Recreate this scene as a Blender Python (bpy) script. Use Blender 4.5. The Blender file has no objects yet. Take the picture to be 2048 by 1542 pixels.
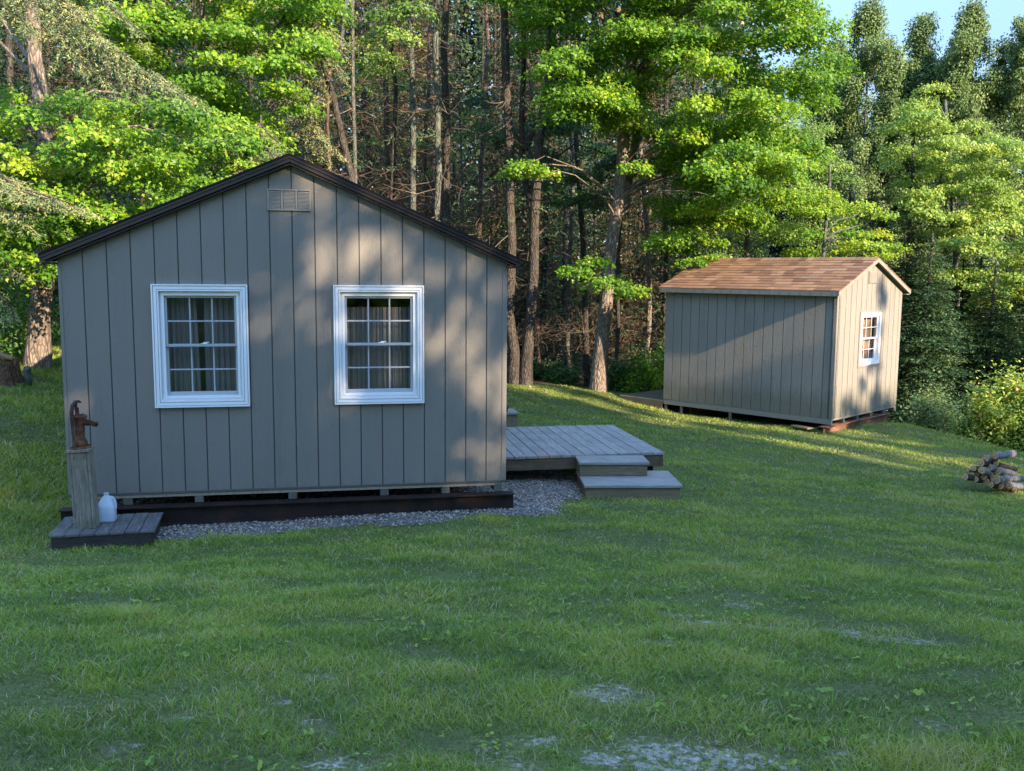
import bpy, math, random
import numpy as np
from mathutils import Vector, Matrix

# ---------------------------------------------------------------- camera, light, exposure
sc = bpy.context.scene
COL = sc.collection
F_PX, PITCH, ROLL = 1868.13, .119, .0082          # focal length in pixels of a 2048 px wide picture
cam_d = bpy.data.cameras.new("camera")
cam = bpy.data.objects.new("camera", cam_d); COL.objects.link(cam)
cam_d.sensor_width = 36.0
cam_d.lens = F_PX / 2048 * 36.0
cam_d.clip_start, cam_d.clip_end = 0.05, 2000
cam.matrix_world = Matrix.Rotation(math.pi/2 - PITCH, 4, 'X') @ Matrix.Rotation(ROLL, 4, 'Z')
sc.camera = cam

SUN_EL = math.radians(22.4)
SUN_H = Vector((0.668, -0.744)).normalized()       # towards the sun, on the ground plan
SUN = Vector((SUN_H.x*math.cos(SUN_EL), SUN_H.y*math.cos(SUN_EL), math.sin(SUN_EL)))
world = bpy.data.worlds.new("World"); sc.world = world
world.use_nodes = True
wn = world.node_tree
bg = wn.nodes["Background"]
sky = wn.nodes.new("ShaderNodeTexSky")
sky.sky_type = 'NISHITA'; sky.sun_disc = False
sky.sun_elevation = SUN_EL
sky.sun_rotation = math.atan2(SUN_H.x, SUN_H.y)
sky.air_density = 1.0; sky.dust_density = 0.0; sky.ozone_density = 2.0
# sky dimmed near the horizon, boosted overhead for more light on the lawn
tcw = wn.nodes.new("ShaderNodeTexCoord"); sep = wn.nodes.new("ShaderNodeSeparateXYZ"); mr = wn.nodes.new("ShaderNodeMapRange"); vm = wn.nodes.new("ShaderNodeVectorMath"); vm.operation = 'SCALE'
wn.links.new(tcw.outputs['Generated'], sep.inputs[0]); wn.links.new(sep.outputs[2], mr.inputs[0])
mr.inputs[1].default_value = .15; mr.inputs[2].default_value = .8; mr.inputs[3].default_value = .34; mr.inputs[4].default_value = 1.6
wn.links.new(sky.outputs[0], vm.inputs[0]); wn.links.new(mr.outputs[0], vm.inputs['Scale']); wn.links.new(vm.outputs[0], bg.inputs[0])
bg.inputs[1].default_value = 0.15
sun_d = bpy.data.lights.new("sun", 'SUN'); sun_o = bpy.data.objects.new("sun", sun_d); COL.objects.link(sun_o)
sun_d.energy = 3.3; sun_d.angle = math.radians(0.5); sun_d.color = (1.0, 0.80, 0.56)
sun_o.rotation_euler = SUN.to_track_quat('Z', 'Y').to_euler()
sc.view_settings.view_transform = 'Standard'; sc.view_settings.look = 'None'
sc.view_settings.exposure = 2.03; sc.view_settings.gamma = 1.0
sc.render.engine = 'CYCLES'
sc.cycles.max_bounces = 6; sc.cycles.diffuse_bounces = 4; sc.cycles.glossy_bounces = 3
sc.cycles.transmission_bounces = 6; sc.cycles.transparent_max_bounces = 8
sc.cycles.caustics_reflective = False; sc.cycles.caustics_refractive = False
sc.cycles.use_denoising = True

# ---------------------------------------------------------------- small helpers
def ray(px, py):
    """direction seen at a pixel of the 2048 x 1542 picture, from the camera at the origin"""
    a, b = px - 1024, py - 771
    c, s = math.cos(ROLL), math.sin(ROLL)
    X = (c*a + s*b)/F_PX; Y = (-s*a + c*b)/F_PX
    return np.array([X, math.cos(PITCH) - Y*math.sin(PITCH), -math.sin(PITCH) - Y*math.cos(PITCH)])
def at(px, py, y):
    r = ray(px, py); return r*y/r[1]
def tag(o, label=None, cat=None, group=None, kind=None):
    if label: o['label'] = label
    if cat: o['category'] = cat
    if group: o['group'] = group
    if kind: o['kind'] = kind
    return o
def empty(name, loc=(0, 0, 0), rz=0, **k):
    o = bpy.data.objects.new(name, None); COL.objects.link(o)
    o.location = loc; o.rotation_euler = (0, 0, rz); o.empty_display_size = .2
    return tag(o, **k)
def link_mesh(name, me, mat, parent=None):
    o = bpy.data.objects.new(name, me); COL.objects.link(o)
    if mat is not None:
        for m in (mat if isinstance(mat, (list, tuple)) else [mat]): me.materials.append(m)
    if parent is not None: o.parent = parent
    return o
def np_mesh(name, V, k, tint=None, smooth=False):
    """V: (n_faces*k, 3) vertices, every k of them one face"""
    V = np.ascontiguousarray(V, dtype=np.float32); n = len(V)//k
    me = bpy.data.meshes.new(name)
    me.vertices.add(len(V)); me.vertices.foreach_set("co", V.ravel())
    me.loops.add(n*k); me.loops.foreach_set("vertex_index", np.arange(n*k, dtype=np.int32))
    me.polygons.add(n); me.polygons.foreach_set("loop_start", np.arange(0, n*k, k, dtype=np.int32))
    if tint is not None:
        a = me.attributes.new("tint", 'FLOAT', 'FACE'); a.data.foreach_set("value", np.asarray(tint, dtype=np.float32))
    me.update(calc_edges=True)
    return me
def idx_mesh(name, V, F, tint=None, smooth=False):
    """V (n,3), F (m,k) shared-vertex mesh"""
    V = np.asarray(V, dtype=np.float32); F = np.asarray(F, dtype=np.int32); m, k = F.shape
    me = bpy.data.meshes.new(name)
    me.vertices.add(len(V)); me.vertices.foreach_set("co", V.ravel())
    me.loops.add(m*k); me.loops.foreach_set("vertex_index", F.ravel())
    me.polygons.add(m); me.polygons.foreach_set("loop_start", np.arange(0, m*k, k, dtype=np.int32))
    if smooth: me.polygons.foreach_set("use_smooth", np.ones(m, dtype=bool))
    if tint is not None:
        a = me.attributes.new("tint", 'FLOAT', 'FACE'); a.data.foreach_set("value", np.asarray(tint, dtype=np.float32))
    me.update(calc_edges=True)
    return me

class MB:
    """collects boxes, prisms, tubes and lathes into one mesh"""
    def __init__(s): s.v = []; s.f = []; s.sm = []; s.mi = []
    def add(s, vs, fs, smooth=False, mi=0):
        b = len(s.v); s.v += [tuple(map(float, v)) for v in vs]
        for f in fs: s.f.append([b+i for i in f]); s.sm.append(smooth); s.mi.append(mi)
    def box(s, x0, x1, y0, y1, z0, z1, mi=0):
        s.add([(x0,y0,z0),(x1,y0,z0),(x1,y1,z0),(x0,y1,z0),(x0,y0,z1),(x1,y0,z1),(x1,y1,z1),(x0,y1,z1)],
              [(0,3,2,1),(4,5,6,7),(0,1,5,4),(1,2,6,5),(2,3,7,6),(3,0,4,7)], mi=mi)
    def bbox(s, x0, x1, y0, y1, z0, z1, b=.006, mi=0):
        """box with chamfered edges"""
        b = min(b, (x1-x0)/2.5, (y1-y0)/2.5, (z1-z0)/2.5)
        P = []
        X, Y, Z = (x0, x1), (y0, y1), (z0, z1)
        idx = {}
        for i in (0,1):
            for j in (0,1):
                for k in (0,1):
                    dx, dy, dz = (b if i == 0 else -b), (b if j == 0 else -b), (b if k == 0 else -b)
                    idx[(i,j,k,'x')] = len(P); P.append((X[i], Y[j]+dy, Z[k]+dz))
                    idx[(i,j,k,'y')] = len(P); P.append((X[i]+dx, Y[j], Z[k]+dz))
                    idx[(i,j,k,'z')] = len(P); P.append((X[i]+dx, Y[j]+dy, Z[k]))
        fs = []
        def q(*a): fs.append([idx[t] for t in a])
        for i in (0,1): q((i,0,0,'x'),(i,1,0,'x'),(i,1,1,'x'),(i,0,1,'x'))
        for j in (0,1): q((0,j,0,'y'),(1,j,0,'y'),(1,j,1,'y'),(0,j,1,'y'))
        for k in (0,1): q((0,0,k,'z'),(1,0,k,'z'),(1,1,k,'z'),(0,1,k,'z'))
        for i in (0,1):
            for j in (0,1): q((i,j,0,'x'),(i,j,1,'x'),(i,j,1,'y'),(i,j,0,'y'))
        for i in (0,1):
            for k in (0,1): q((i,0,k,'x'),(i,1,k,'x'),(i,1,k,'z'),(i,0,k,'z'))
        for j in (0,1):
            for k in (0,1): q((0,j,k,'y'),(1,j,k,'y'),(1,j,k,'z'),(0,j,k,'z'))
        for i in (0,1):
            for j in (0,1):
                for k in (0,1): q((i,j,k,'x'),(i,j,k,'y'),(i,j,k,'z'))
        s.add(P, fs, mi=mi)
    def prism(s, pts, axis, a, b, mi=0):
        """polygon pts (2-D) extruded along axis from a to b"""
        def P(p, t):
            return {'x': (t, p[0], p[1]), 'y': (p[0], t, p[1]), 'z': (p[0], p[1], t)}[axis]
        n = len(pts)
        s.add([P(p, a) for p in pts] + [P(p, b) for p in pts],
              [list(range(n)), list(range(2*n-1, n-1, -1))] + [(i, i+n, (i+1) % n+n, (i+1) % n) for i in range(n)], mi=mi)
    def tube(s, path, rad, seg=8, cap=True, mi=0):
        path = [Vector(p) for p in path]; n = len(path)
        if not hasattr(rad, '__len__'): rad = [rad]*n
        vs = []; up = Vector((0.13, 0.21, 1)).normalized()
        prev = None
        for i, p in enumerate(path):
            t = (path[min(i+1, n-1)] - path[max(i-1, 0)]).normalized()
            if prev is None:
                a = t.cross(up if abs(t.dot(up)) < .9 else Vector((1, 0, 0))).normalized()
            else:
                a = (prev - t*prev.dot(t)).normalized()
            prev = a; b = t.cross(a)
            for k in range(seg):
                w = 2*math.pi*k/seg
                vs.append(p + (a*math.cos(w) + b*math.sin(w))*rad[i])
        fs = [(i*seg+k, i*seg+(k+1) % seg, (i+1)*seg+(k+1) % seg, (i+1)*seg+k) for i in range(n-1) for k in range(seg)]
        if cap: s.add([vs[k] for k in range(seg)], [list(range(seg))[::-1]], mi=mi); s.add(vs[-seg:], [list(range(seg))], mi=mi)
        s.add(vs, fs, smooth=seg > 4, mi=mi)
    def lathe(s, prof, c=(0, 0, 0), seg=24, mi=0, smooth=True):
        vs = []
        for r, z in prof:
            for k in range(seg):
                w = 2*math.pi*k/seg; vs.append((c[0]+r*math.cos(w), c[1]+r*math.sin(w), c[2]+z))
        n = len(prof)
        fs = [(i*seg+k, i*seg+(k+1) % seg, (i+1)*seg+(k+1) % seg, (i+1)*seg+k) for i in range(n-1) for k in range(seg)]
        s.add(vs, fs, smooth=smooth, mi=mi)
        s.add(vs[:seg], [list(range(seg))[::-1]], mi=mi); s.add(vs[-seg:], [list(range(seg))], mi=mi)
    def build(s, name, mat, parent=None, **k):
        me = bpy.data.meshes.new(name)
        me.from_pydata(s.v, [], s.f)
        me.polygons.foreach_set("use_smooth", s.sm)
        me.polygons.foreach_set("material_index", s.mi)
        me.update()
        import bmesh
        bm = bmesh.new(); bm.from_mesh(me); bmesh.ops.recalc_face_normals(bm, faces=bm.faces); bm.to_mesh(me); bm.free()
        return tag(link_mesh(name, me, mat, parent), **k)

# ---------------------------------------------------------------- materials
def new_mat(name):
    m = bpy.data.materials.new(name); m.use_nodes = True
    nt = m.node_tree; b = nt.nodes["Principled BSDF"]
    return m, nt, b
def N(nt, typ, **k):
    n = nt.nodes.new(typ)
    for a, v in k.items(): setattr(n, a, v)
    return n
def coords(nt, scale=(1, 1, 1), kind='Object'):
    tc = N(nt, "ShaderNodeTexCoord"); mp = N(nt, "ShaderNodeMapping")
    mp.inputs['Scale'].default_value = scale
    nt.links.new(tc.outputs[kind], mp.inputs['Vector'])
    return mp.outputs[0]
def noise(nt, vec, scale, detail=4, rough=.55, dist=0):
    n = N(nt, "ShaderNodeTexNoise"); n.inputs['Scale'].default_value = scale
    n.inputs['Detail'].default_value = detail; n.inputs['Roughness'].default_value = rough
    n.inputs['Distortion'].default_value = dist
    if vec is not None: nt.links.new(vec, n.inputs['Vector'])
    return n.outputs[0]
def ramp(nt, fac, stops, interp='LINEAR'):
    r = N(nt, "ShaderNodeValToRGB"); r.color_ramp.interpolation = interp
    e = r.color_ramp.elements
    while len(e) < len(stops): e.new(.5)
    for el, (p, c) in zip(e, stops):
        el.position = p; el.color = (*c, 1) if len(c) == 3 else c
    nt.links.new(fac, r.inputs[0]); return r.outputs[0]
def mix(nt, fac, a, b, mode='MIX'):
    m = N(nt, "ShaderNodeMix", data_type='RGBA', blend_type=mode)
    for sock, v in ((m.inputs[0], fac), (m.inputs[6], a), (m.inputs[7], b)):
        if isinstance(v, (int, float)): sock.default_value = v
        elif isinstance(v, tuple): sock.default_value = (*v, 1)
        else: nt.links.new(v, sock)
    return m.outputs[2]
def math_n(nt, op, a, b=0.0):
    m = N(nt, "ShaderNodeMath", operation=op)
    for s_, v in ((m.inputs[0], a), (m.inputs[1], b)):
        if isinstance(v, (int, float)): s_.default_value = v
        else: nt.links.new(v, s_)
    return m.outputs[0]
def bump(nt, h, bsdf, strength=.5, dist=.01, normal=None):
    b = N(nt, "ShaderNodeBump"); b.inputs['Strength'].default_value = strength; b.inputs['Distance'].default_value = dist
    nt.links.new(h, b.inputs['Height'])
    if normal is not None: nt.links.new(normal, b.inputs['Normal'])
    nt.links.new(b.outputs[0], bsdf.inputs['Normal']); return b.outputs[0]

def siding_mat(name, col, rough_relief=0.0):
    """painted textured plywood: vertical embossed wood grain with cathedral swirls"""
    m, nt, b = new_mat(name)
    sx = (1, 1, .12)
    v = coords(nt, sx)
    n1 = noise(nt, v, 9, 3, .5, 1.2)
    # cathedral rings
    rings = math_n(nt, 'SINE', math_n(nt, 'MULTIPLY', n1, 95))
    v2 = coords(nt, (1, 1, .25)); n2 = noise(nt, v2, 160, 3, .6)
    v3 = coords(nt, (.12, .12, 1)); n3 = noise(nt, v3, 220, 2, .6)
    gate = ramp(nt, noise(nt, coords(nt, (1, 1, .15)), 3.1, 1), [(.46, (0, 0, 0)), (.62, (1, 1, 1))])
    h = math_n(nt, 'ADD', math_n(nt, 'MULTIPLY', math_n(nt, 'MULTIPLY', rings, gate), .35), n2)
    h = math_n(nt, 'ADD', h, math_n(nt, 'MULTIPLY', n3, .8))
    if rough_relief:
        h = math_n(nt, 'ADD', h, math_n(nt, 'MULTIPLY', noise(nt, coords(nt, (1, 1, .6)), 38, 3, .6), 4.0*rough_relief))
    bump(nt, h, b, .55 + .35*rough_relief, .0035 + .002*rough_relief)
    big = noise(nt, coords(nt, (1, 1, .5)), 1.3, 4, .6)
    c = mix(nt, ramp(nt, big, [(.3, (0, 0, 0)), (.7, (1, 1, 1))]), tuple(x*.93 for x in col), tuple(x*1.06 for x in col))
    c = mix(nt, math_n(nt, 'MULTIPLY', ramp(nt, n2, [(.4, (1, 1, 1)), (.62, (0, 0, 0))]), .16), c, tuple(x*.55 for x in col))
    nt.links.new(c, b.inputs['Base Color'])
    sepz = N(nt, "ShaderNodeSeparateXYZ"); tcz = N(nt, "ShaderNodeTexCoord"); nt.links.new(tcz.outputs['Object'], sepz.inputs[0])
    spl = math_n(nt, 'ADD', math_n(nt, 'MULTIPLY', math_n(nt, 'ADD', sepz.outputs[2], 1.98), -3.2), math_n(nt, 'MULTIPLY', math_n(nt, 'SUBTRACT', noise(nt, coords(nt, (1, 1, .35)), 7, 5, .7), .5), 2.2))
    c = mix(nt, ramp(nt, spl, [(.0, (0, 0, 0)), (.9, (.55, .55, .55))]), c, (.13, .125, .085))
    st = noise(nt, coords(nt, (1, 1, .06)), 6, 4, .6)
    c = mix(nt, ramp(nt, st, [(.55, (0, 0, 0)), (.75, (.22, .22, .22))]), c, tuple(x*.6 for x in col))
    nt.links.new(c, b.inputs['Base Color'])
    b.inputs['Roughness'].default_value = .62
    b.inputs['Specular IOR Level'].default_value = .35
    return m
def wood_mat(name, cols, axis='x', rough=.85, dark=.5, green=None, board=None):
    """weathered timber, grain running along axis"""
    m, nt, b = new_mat(name)
    st = {'x': (.06, 1, 1), 'y': (1, .06, 1), 'z': (1, 1, .06)}[axis]
    v = coords(nt, st)
    g = noise(nt, v, 75, 5, .65, .6)
    g2 = noise(nt, v, 14, 4, .6, 1.5)
    lines = math_n(nt, 'SINE', math_n(nt, 'MULTIPLY', g2, 60))
    big = noise(nt, coords(nt), 3.5, 4, .6)
    c = ramp(nt, g, [(.25, cols[0]), (.5, cols[1]), (.75, cols[2])])
    c = mix(nt, math_n(nt, 'MULTIPLY', ramp(nt, lines, [(.0, (0, 0, 0)), (.9, (1, 1, 1))]), .35), c, tuple(x*dark for x in cols[0]))
    c = mix(nt, ramp(nt, big, [(.45, (0, 0, 0)), (.75, (.75, .75, .75))]), c, tuple(x*.55 for x in cols[1]))
    if green:
        c = mix(nt, ramp(nt, noise(nt, coords(nt), 5.5, 3), [(.5, (0, 0, 0)), (.68, (.6, .6, .6))]), c, green)
    geo = N(nt, "ShaderNodeNewGeometry")
    c = mix(nt, math_n(nt, 'MULTIPLY', geo.outputs['Random Per Island'], .45), c, tuple(x*.62 for x in cols[1]))
    nt.links.new(c, b.inputs['Base Color'])
    b.inputs['Roughness'].default_value = rough; b.inputs['Specular IOR Level'].default_value = .25
    bump(nt, math_n(nt, 'ADD', g, math_n(nt, 'MULTIPLY', lines, .25)), b, .6, .004)
    return m
def plain_mat(name, col, rough=.5, spec=.5, var=.08, bmp=0, scale=30, metal=0):
    m, nt, b = new_mat(name)
    v = coords(nt)
    n = noise(nt, v, scale, 4)
    c = mix(nt, ramp(nt, n, [(.3, (0, 0, 0)), (.7, (1, 1, 1))]), tuple(x*(1-var) for x in col), tuple(min(1, x*(1+var)) for x in col))
    nt.links.new(c, b.inputs['Base Color'])
    b.inputs['Roughness'].default_value = rough; b.inputs['Specular IOR Level'].default_value = spec; b.inputs['Metallic'].default_value = metal
    if bmp: bump(nt, n, b, bmp, .004)
    return m
def rust_mat(name, cols, rough=.8, scale=9):
    m, nt, b = new_mat(name)
    v = coords(nt)
    n = noise(nt, v, scale, 6, .65); n2 = noise(nt, v, scale*9, 3, .6)
    c = ramp(nt, n, [(.3, cols[0]), (.48, cols[1]), (.66, cols[2])])
    c = mix(nt, math_n(nt, 'MULTIPLY', n2, .45), c, tuple(x*.45 for x in cols[0]))
    nt.links.new(c, b.inputs['Base Color']); b.inputs['Roughness'].default_value = rough
    b.inputs['Specular IOR Level'].default_value = .3
    bump(nt, math_n(nt, 'ADD', n, n2), b, .35, .003)
    return m
def leaf_mat(name, stops, trans=.4, tcol=None, rough=.5, spec=.25):
    m, nt, b = new_mat(name)
    at_ = N(nt, "ShaderNodeAttribute"); at_.attribute_name = "tint"
    c = ramp(nt, at_.outputs['Fac'], stops)
    nt.links.new(c, b.inputs['Base Color'])
    b.inputs['Roughness'].default_value = rough; b.inputs['Specular IOR Level'].default_value = spec
    if trans > 0:
        tr = N(nt, "ShaderNodeBsdfTranslucent")
        tc = mix(nt, 1.0, c, tcol or (1.25, 1.15, .45), 'MULTIPLY')
        nt.links.new(tc, tr.inputs[0])
        ms = N(nt, "ShaderNodeMixShader"); ms.inputs[0].default_value = trans
        nt.links.new(b.outputs[0], ms.inputs[1]); nt.links.new(tr.outputs[0], ms.inputs[2])
        nt.links.new(ms.outputs[0], nt.nodes['Material Output'].inputs[0])
    return m
def bark_mat(name, cols, scale=14, lichen=None, la=.55):
    m, nt, b = new_mat(name)
    v = coords(nt, (1, 1, .3))
    n = noise(nt, v, scale, 6, .7, .5)
    vo = N(nt, "ShaderNodeTexVoronoi"); vo.inputs['Scale'].default_value = scale*1.6; vo.feature = 'DISTANCE_TO_EDGE'
    nt.links.new(v, vo.inputs['Vector'])
    c = ramp(nt, n, [(.3, cols[0]), (.5, cols[1]), (.7, cols[2])])
    c = mix(nt, ramp(nt, vo.outputs[0], [(0, (.75, .75, .75)), (.16, (0, 0, 0))]), c, tuple(x*.35 for x in cols[0]))
    if lichen:
        c = mix(nt, ramp(nt, noise(nt, coords(nt), 4.5, 4, .65), [(la, (0, 0, 0)), (la+.12, (.8, .8, .8))]), c, lichen)
    nt.links.new(c, b.inputs['Base Color']); b.inputs['Roughness'].default_value = .9
    b.inputs['Specular IOR Level'].default_value = .15
    bump(nt, math_n(nt, 'ADD', n, math_n(nt, 'MULTIPLY', vo.outputs[0], 2.)), b, .9, .02)
    return m

M = {}
M['siding'] = siding_mat("cabin_siding", (.225, .203, .176))
M['shed_siding'] = siding_mat("shed_siding", (.285, .258, .222), .9)
M['groove'] = plain_mat("groove_paint", (.10, .095, .085), .8, .2)
M['white'] = plain_mat("white_vinyl", (.84, .84, .86), .38, .5, .02)
M['sash'] = plain_mat("sash_vinyl", (.40, .42, .44), .4, .5, .03)  # white vinyl darkened in colour to stand for dimming behind the glass
M['grey_paint'] = plain_mat("grey_fascia_paint", (.25, .235, .20), .6, .3, .1, .3, 60)
M['vent'] = plain_mat("vent_paint", (.27, .25, .215), .5, .4, .04)
M['brown_metal'] = plain_mat("brown_drip_edge", (.026, .018, .018), .38, .5, .15)
M['brown_trim'] = wood_mat("stained_rake_board", [(.03, .018, .015), (.045, .028, .022), (.07, .045, .035)], 'x', .6)
M['dark_shingle'] = plain_mat("dark_shingle", (.022, .018, .018), .95, .1, .4, .8, 220)
M['deck_wood'] = wood_mat("weathered_deck", [(.22, .20, .185), (.41, .385, .36), (.55, .525, .50)], 'y', .8)
M['step_wood'] = wood_mat("weathered_tread", [(.22, .205, .19), (.38, .36, .335), (.50, .48, .45)], 'x', .8)
M['frame_wood'] = wood_mat("treated_frame", [(.10, .07, .045), (.19, .14, .09), (.28, .20, .13)], 'x', .85, .5, (.07, .085, .04))
M['red_wood'] = wood_mat("reddish_joist", [(.12, .05, .04), (.20, .095, .07), (.26, .14, .11)], 'x', .85)
M['riser_wood'] = wood_mat("treated_riser", [(.15, .115, .07), (.28, .22, .14), (.38, .30, .20)], 'x', .85, .45, (.10, .11, .06))
M['post_wood'] = wood_mat("grey_post", [(.11, .09, .065), (.28, .24, .19), (.50, .46, .40)], 'z', .85, .25, (.13, .125, .07))
M['plat_wood'] = wood_mat("old_platform", [(.06, .055, .05), (.15, .145, .14), (.30, .29, .28)], 'y', .9, .35)
M['dark_wood'] = wood_mat("dark_timber", [(.03, .026, .022), (.06, .05, .042), (.095, .08, .065)], 'x', .9)
M['joist'] = wood_mat("joist_end_grain", [(.09, .08, .07), (.17, .155, .135), (.24, .22, .19)], 'z', .85)
M['shed_deck'] = wood_mat("shed_deck", [(.14, .125, .095), (.21, .19, .145), (.27, .24, .18)], 'y', .85)
M['black_steel'] = rust_mat("dark_rusted_steel", [(.014, .010, .010), (.028, .018, .016), (.06, .026, .018)], .6, 6)
M['rust_steel'] = rust_mat("rusty_steel", [(.13, .055, .035), (.24, .11, .07), (.33, .17, .11)], .85, 6)
M['rust'] = rust_mat("rusty_cast_iron", [(.055, .022, .016), (.12, .048, .028), (.25, .10, .045)], .75, 22)
M['rust_dark'] = rust_mat('dark_cast_iron', [(.030, .014, .014), (.060, .028, .024), (.12, .05, .035)], .6, 22)
M['pale_wood'] = wood_mat("fresh_split_timber", [(.22, .15, .08), (.36, .26, .15), (.5, .38, .22)], 'x')
M['stone'] = None

# glass
m, nt, b = new_mat("window_glass")
gl = N(nt, "ShaderNodeBsdfGlossy"); gl.inputs['Roughness'].default_value = .03; gl.inputs[0].default_value = (.9, .95, 1, 1)
tp = N(nt, "ShaderNodeBsdfTransparent"); tp.inputs[0].default_value = (.90, .92, .93, 1)
ms = N(nt, "ShaderNodeMixShader")
ms.inputs[0].default_value = .10
nt.links.new(tp.outputs[0], ms.inputs[1]); nt.links.new(gl.outputs[0], ms.inputs[2])
nt.links.new(ms.outputs[0], nt.nodes['Material Output'].inputs[0])
M['glass'] = m
def fabric(name, col):
    m, nt, b = new_mat(name)
    n = noise(nt, coords(nt, (1, 1, .05)), 55, 3)
    nt.links.new(mix(nt, n, tuple(x*.7 for x in col), tuple(min(1, x*1.15) for x in col)), b.inputs['Base Color'])
    b.inputs['Roughness'].default_value = .95
    return m
M['curtain'] = fabric("curtain_cloth", (.20, .185, .185))
M['curtain_tan'] = fabric("tan_curtain_cloth", (.50, .33, .20))
M['interior'] = plain_mat("plywood_interior", (.30, .24, .17), .8, .2, .2)
M['blind'] = plain_mat("white_blind", (.6, .6, .6), .6, .3)

# ---------------------------------------------------------------- terrain
CTRL = np.array([
 (0,0,-1.62),(-3,2.5,-1.62),(3,2.5,-1.72),(0,5.5,-2.0),(-3,5.5,-1.98),(-4.3,7.6,-2.325),(-2.9,7.8,-2.34),(-1.5,8.3,-2.33),(.5,9.3,-2.36),(1.3,10.1,-2.455),(1.9,10.2,-2.465),
 (3.5,7,-2.35),(6.6,12.4,-2.9),(5.6,16.2,-2.78),(7.6,17.9,-2.84),(3.1,19,-2.77),(1.9,20.3,-2.52),(.3,20.3,-2.40),(2,23,-2.8),(-1,12,-2.42),(-2,16,-2.3),(3.2,14.5,-2.66),
 (-4.9,9,-2.26),(-4.6,8.0,-2.29),(-6,8.5,-2.15),(-6,12,-1.75),(-7.4,14.4,-1.5),(-10,12,-1.35),(-8,18,-1.45),(-4.5,15,-1.95),(-7,5,-1.8),(7,6,-2.5),(9,10,-3.05),
 (9.3,16.4,-3.15),(10.5,14,-3.3),(0,28,-2.9),(-10,26,-1.6),(10,26,-4.2),(12.5,19,-4.3),(16,14,-4.4),(-14,6,-1.0),(14,4,-3.2),(0,-6,-1.2),(-12,-6,-.6),(12,-6,-2.4),(-18,22,-.6),(20,26,-6),(0,38,-3.6),(8.5,19.5,-3.3),
 (5,22,-3.1)])
def _tps(r2): return np.where(r2 > 1e-9, r2*np.log(r2+1e-12), 0)
_n = len(CTRL)
_K = _tps(((CTRL[:, None, :2]-CTRL[None, :, :2])**2).sum(-1)) + np.eye(_n)*.6
_P = np.hstack([np.ones((_n, 1)), CTRL[:, :2]])
_A = np.block([[_K, _P], [_P.T, np.zeros((3, 3))]])
_W = np.linalg.solve(_A, np.concatenate([CTRL[:, 2], np.zeros(3)]))
def ground(x, y):
    x = np.atleast_1d(np.asarray(x, float)); y = np.atleast_1d(np.asarray(y, float))
    xc = np.clip(x, -24, 26); yc = np.clip(y, -14, 42)
    out = np.empty(x.shape)
    for i in range(0, len(x), 200000):
        sl = slice(i, i+200000)
        r2 = (xc[sl, None]-CTRL[None, :, 0])**2 + (yc[sl, None]-CTRL[None, :, 1])**2
        out[sl] = _tps(r2)@_W[:_n] + _W[_n] + _W[_n+1]*xc[sl] + _W[_n+2]*yc[sl]
    return np.clip(out, -9, 1.5)
def gz(x, y): return float(ground([x], [y])[0])
def on_ground(px, py):
    """where the view ray through a pixel meets the terrain"""
    r = ray(px, py); t = 2.
    while t < 80:
        p = r*t/r[1]
        if p[2] < gz(p[0], p[1]): break
        t += .05
    return r*t/r[1]
rngN = np.random.default_rng(5)
_g = [(rngN.uniform(-1, 1, 2), rngN.uniform(0, 6.28)) for _ in range(24)]
def vnoise(x, y, f):
    """cheap smooth noise in about -1..1"""
    o = 0
    for i, (d, ph) in enumerate(_g[:12]):
        o = o + np.sin((x*d[0]+y*d[1])*f*(1+.23*i) + ph)
    return o/4.2

C0 = np.array([-4.0408, 8.3639]); CYAW = .1926; CS = 4.055      # cabin front-left corner, heading, width
D = np.array([math.cos(CYAW), math.sin(CYAW)]); NB = np.array([-D[1], D[0]])    # along the front, towards the back
S0 = np.array([5.6808, 16.4068]); SYAW = math.pi/2-.79           # shed near corner
SG = np.array([math.cos(SYAW), math.sin(SYAW)]); SL = np.array([-SG[1], SG[0]])
def cab_local(x, y):
    return (x-C0[0])*D[0]+(y-C0[1])*D[1], (x-C0[0])*NB[0]+(y-C0[1])*NB[1]
def shed_local(x, y):
    return (x-S0[0])*SG[0]+(y-S0[1])*SG[1], (x-S0[0])*SL[0]+(y-S0[1])*SL[1]
# worn patches (pale dusty soil), by place on the lawn
BARE = [(1350,1516,.34,.10),(1493,1526,.26,.09),(1211,1526,.13,.07),(1484,1211,.14,.06),(1688,1267,.22,.06),(1720,1281,.15,.05),(1817,1285,.22,.06),(1225,1387,.20,.10),
        (1674,1507,.10,.05),(1864,1452,.10,.06),(1424,1250,.22,.06),(1359,1234,.16,.06),(1466,1128,.14,.04),(640,1463,.09,.05),(664,1526,.10,.05),(734,1530,.10,.05),
        (187,1471,.05,.03),(234,1510,.06,.03),(640,1350,.08,.04),(351,1440,.08,.04),(1020,1484,.22,.04),(1010,1534,.2,.04),(1530,1256,.2,.05),(1310,1290,.12,.05),(560,1410,.06,.03)]
_bp = [(on_ground(px, py), rx, ry) for px, py, rx, ry in BARE]
def bare_mask(x, y):
    m = np.zeros(np.shape(x))
    wob = 1 + .45*vnoise(x*1.0, y*1.0, 9.) + .35*vnoise(x+3, y, 27.)
    for p, rx, ry in _bp:
        d = ((x-p[0])/rx)**2 + ((y-p[1])/(ry*1.8))**2
        m = np.maximum(m, np.clip(1.1 - d*np.clip(wob, .35, 3), 0, .74))
    return m
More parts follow.
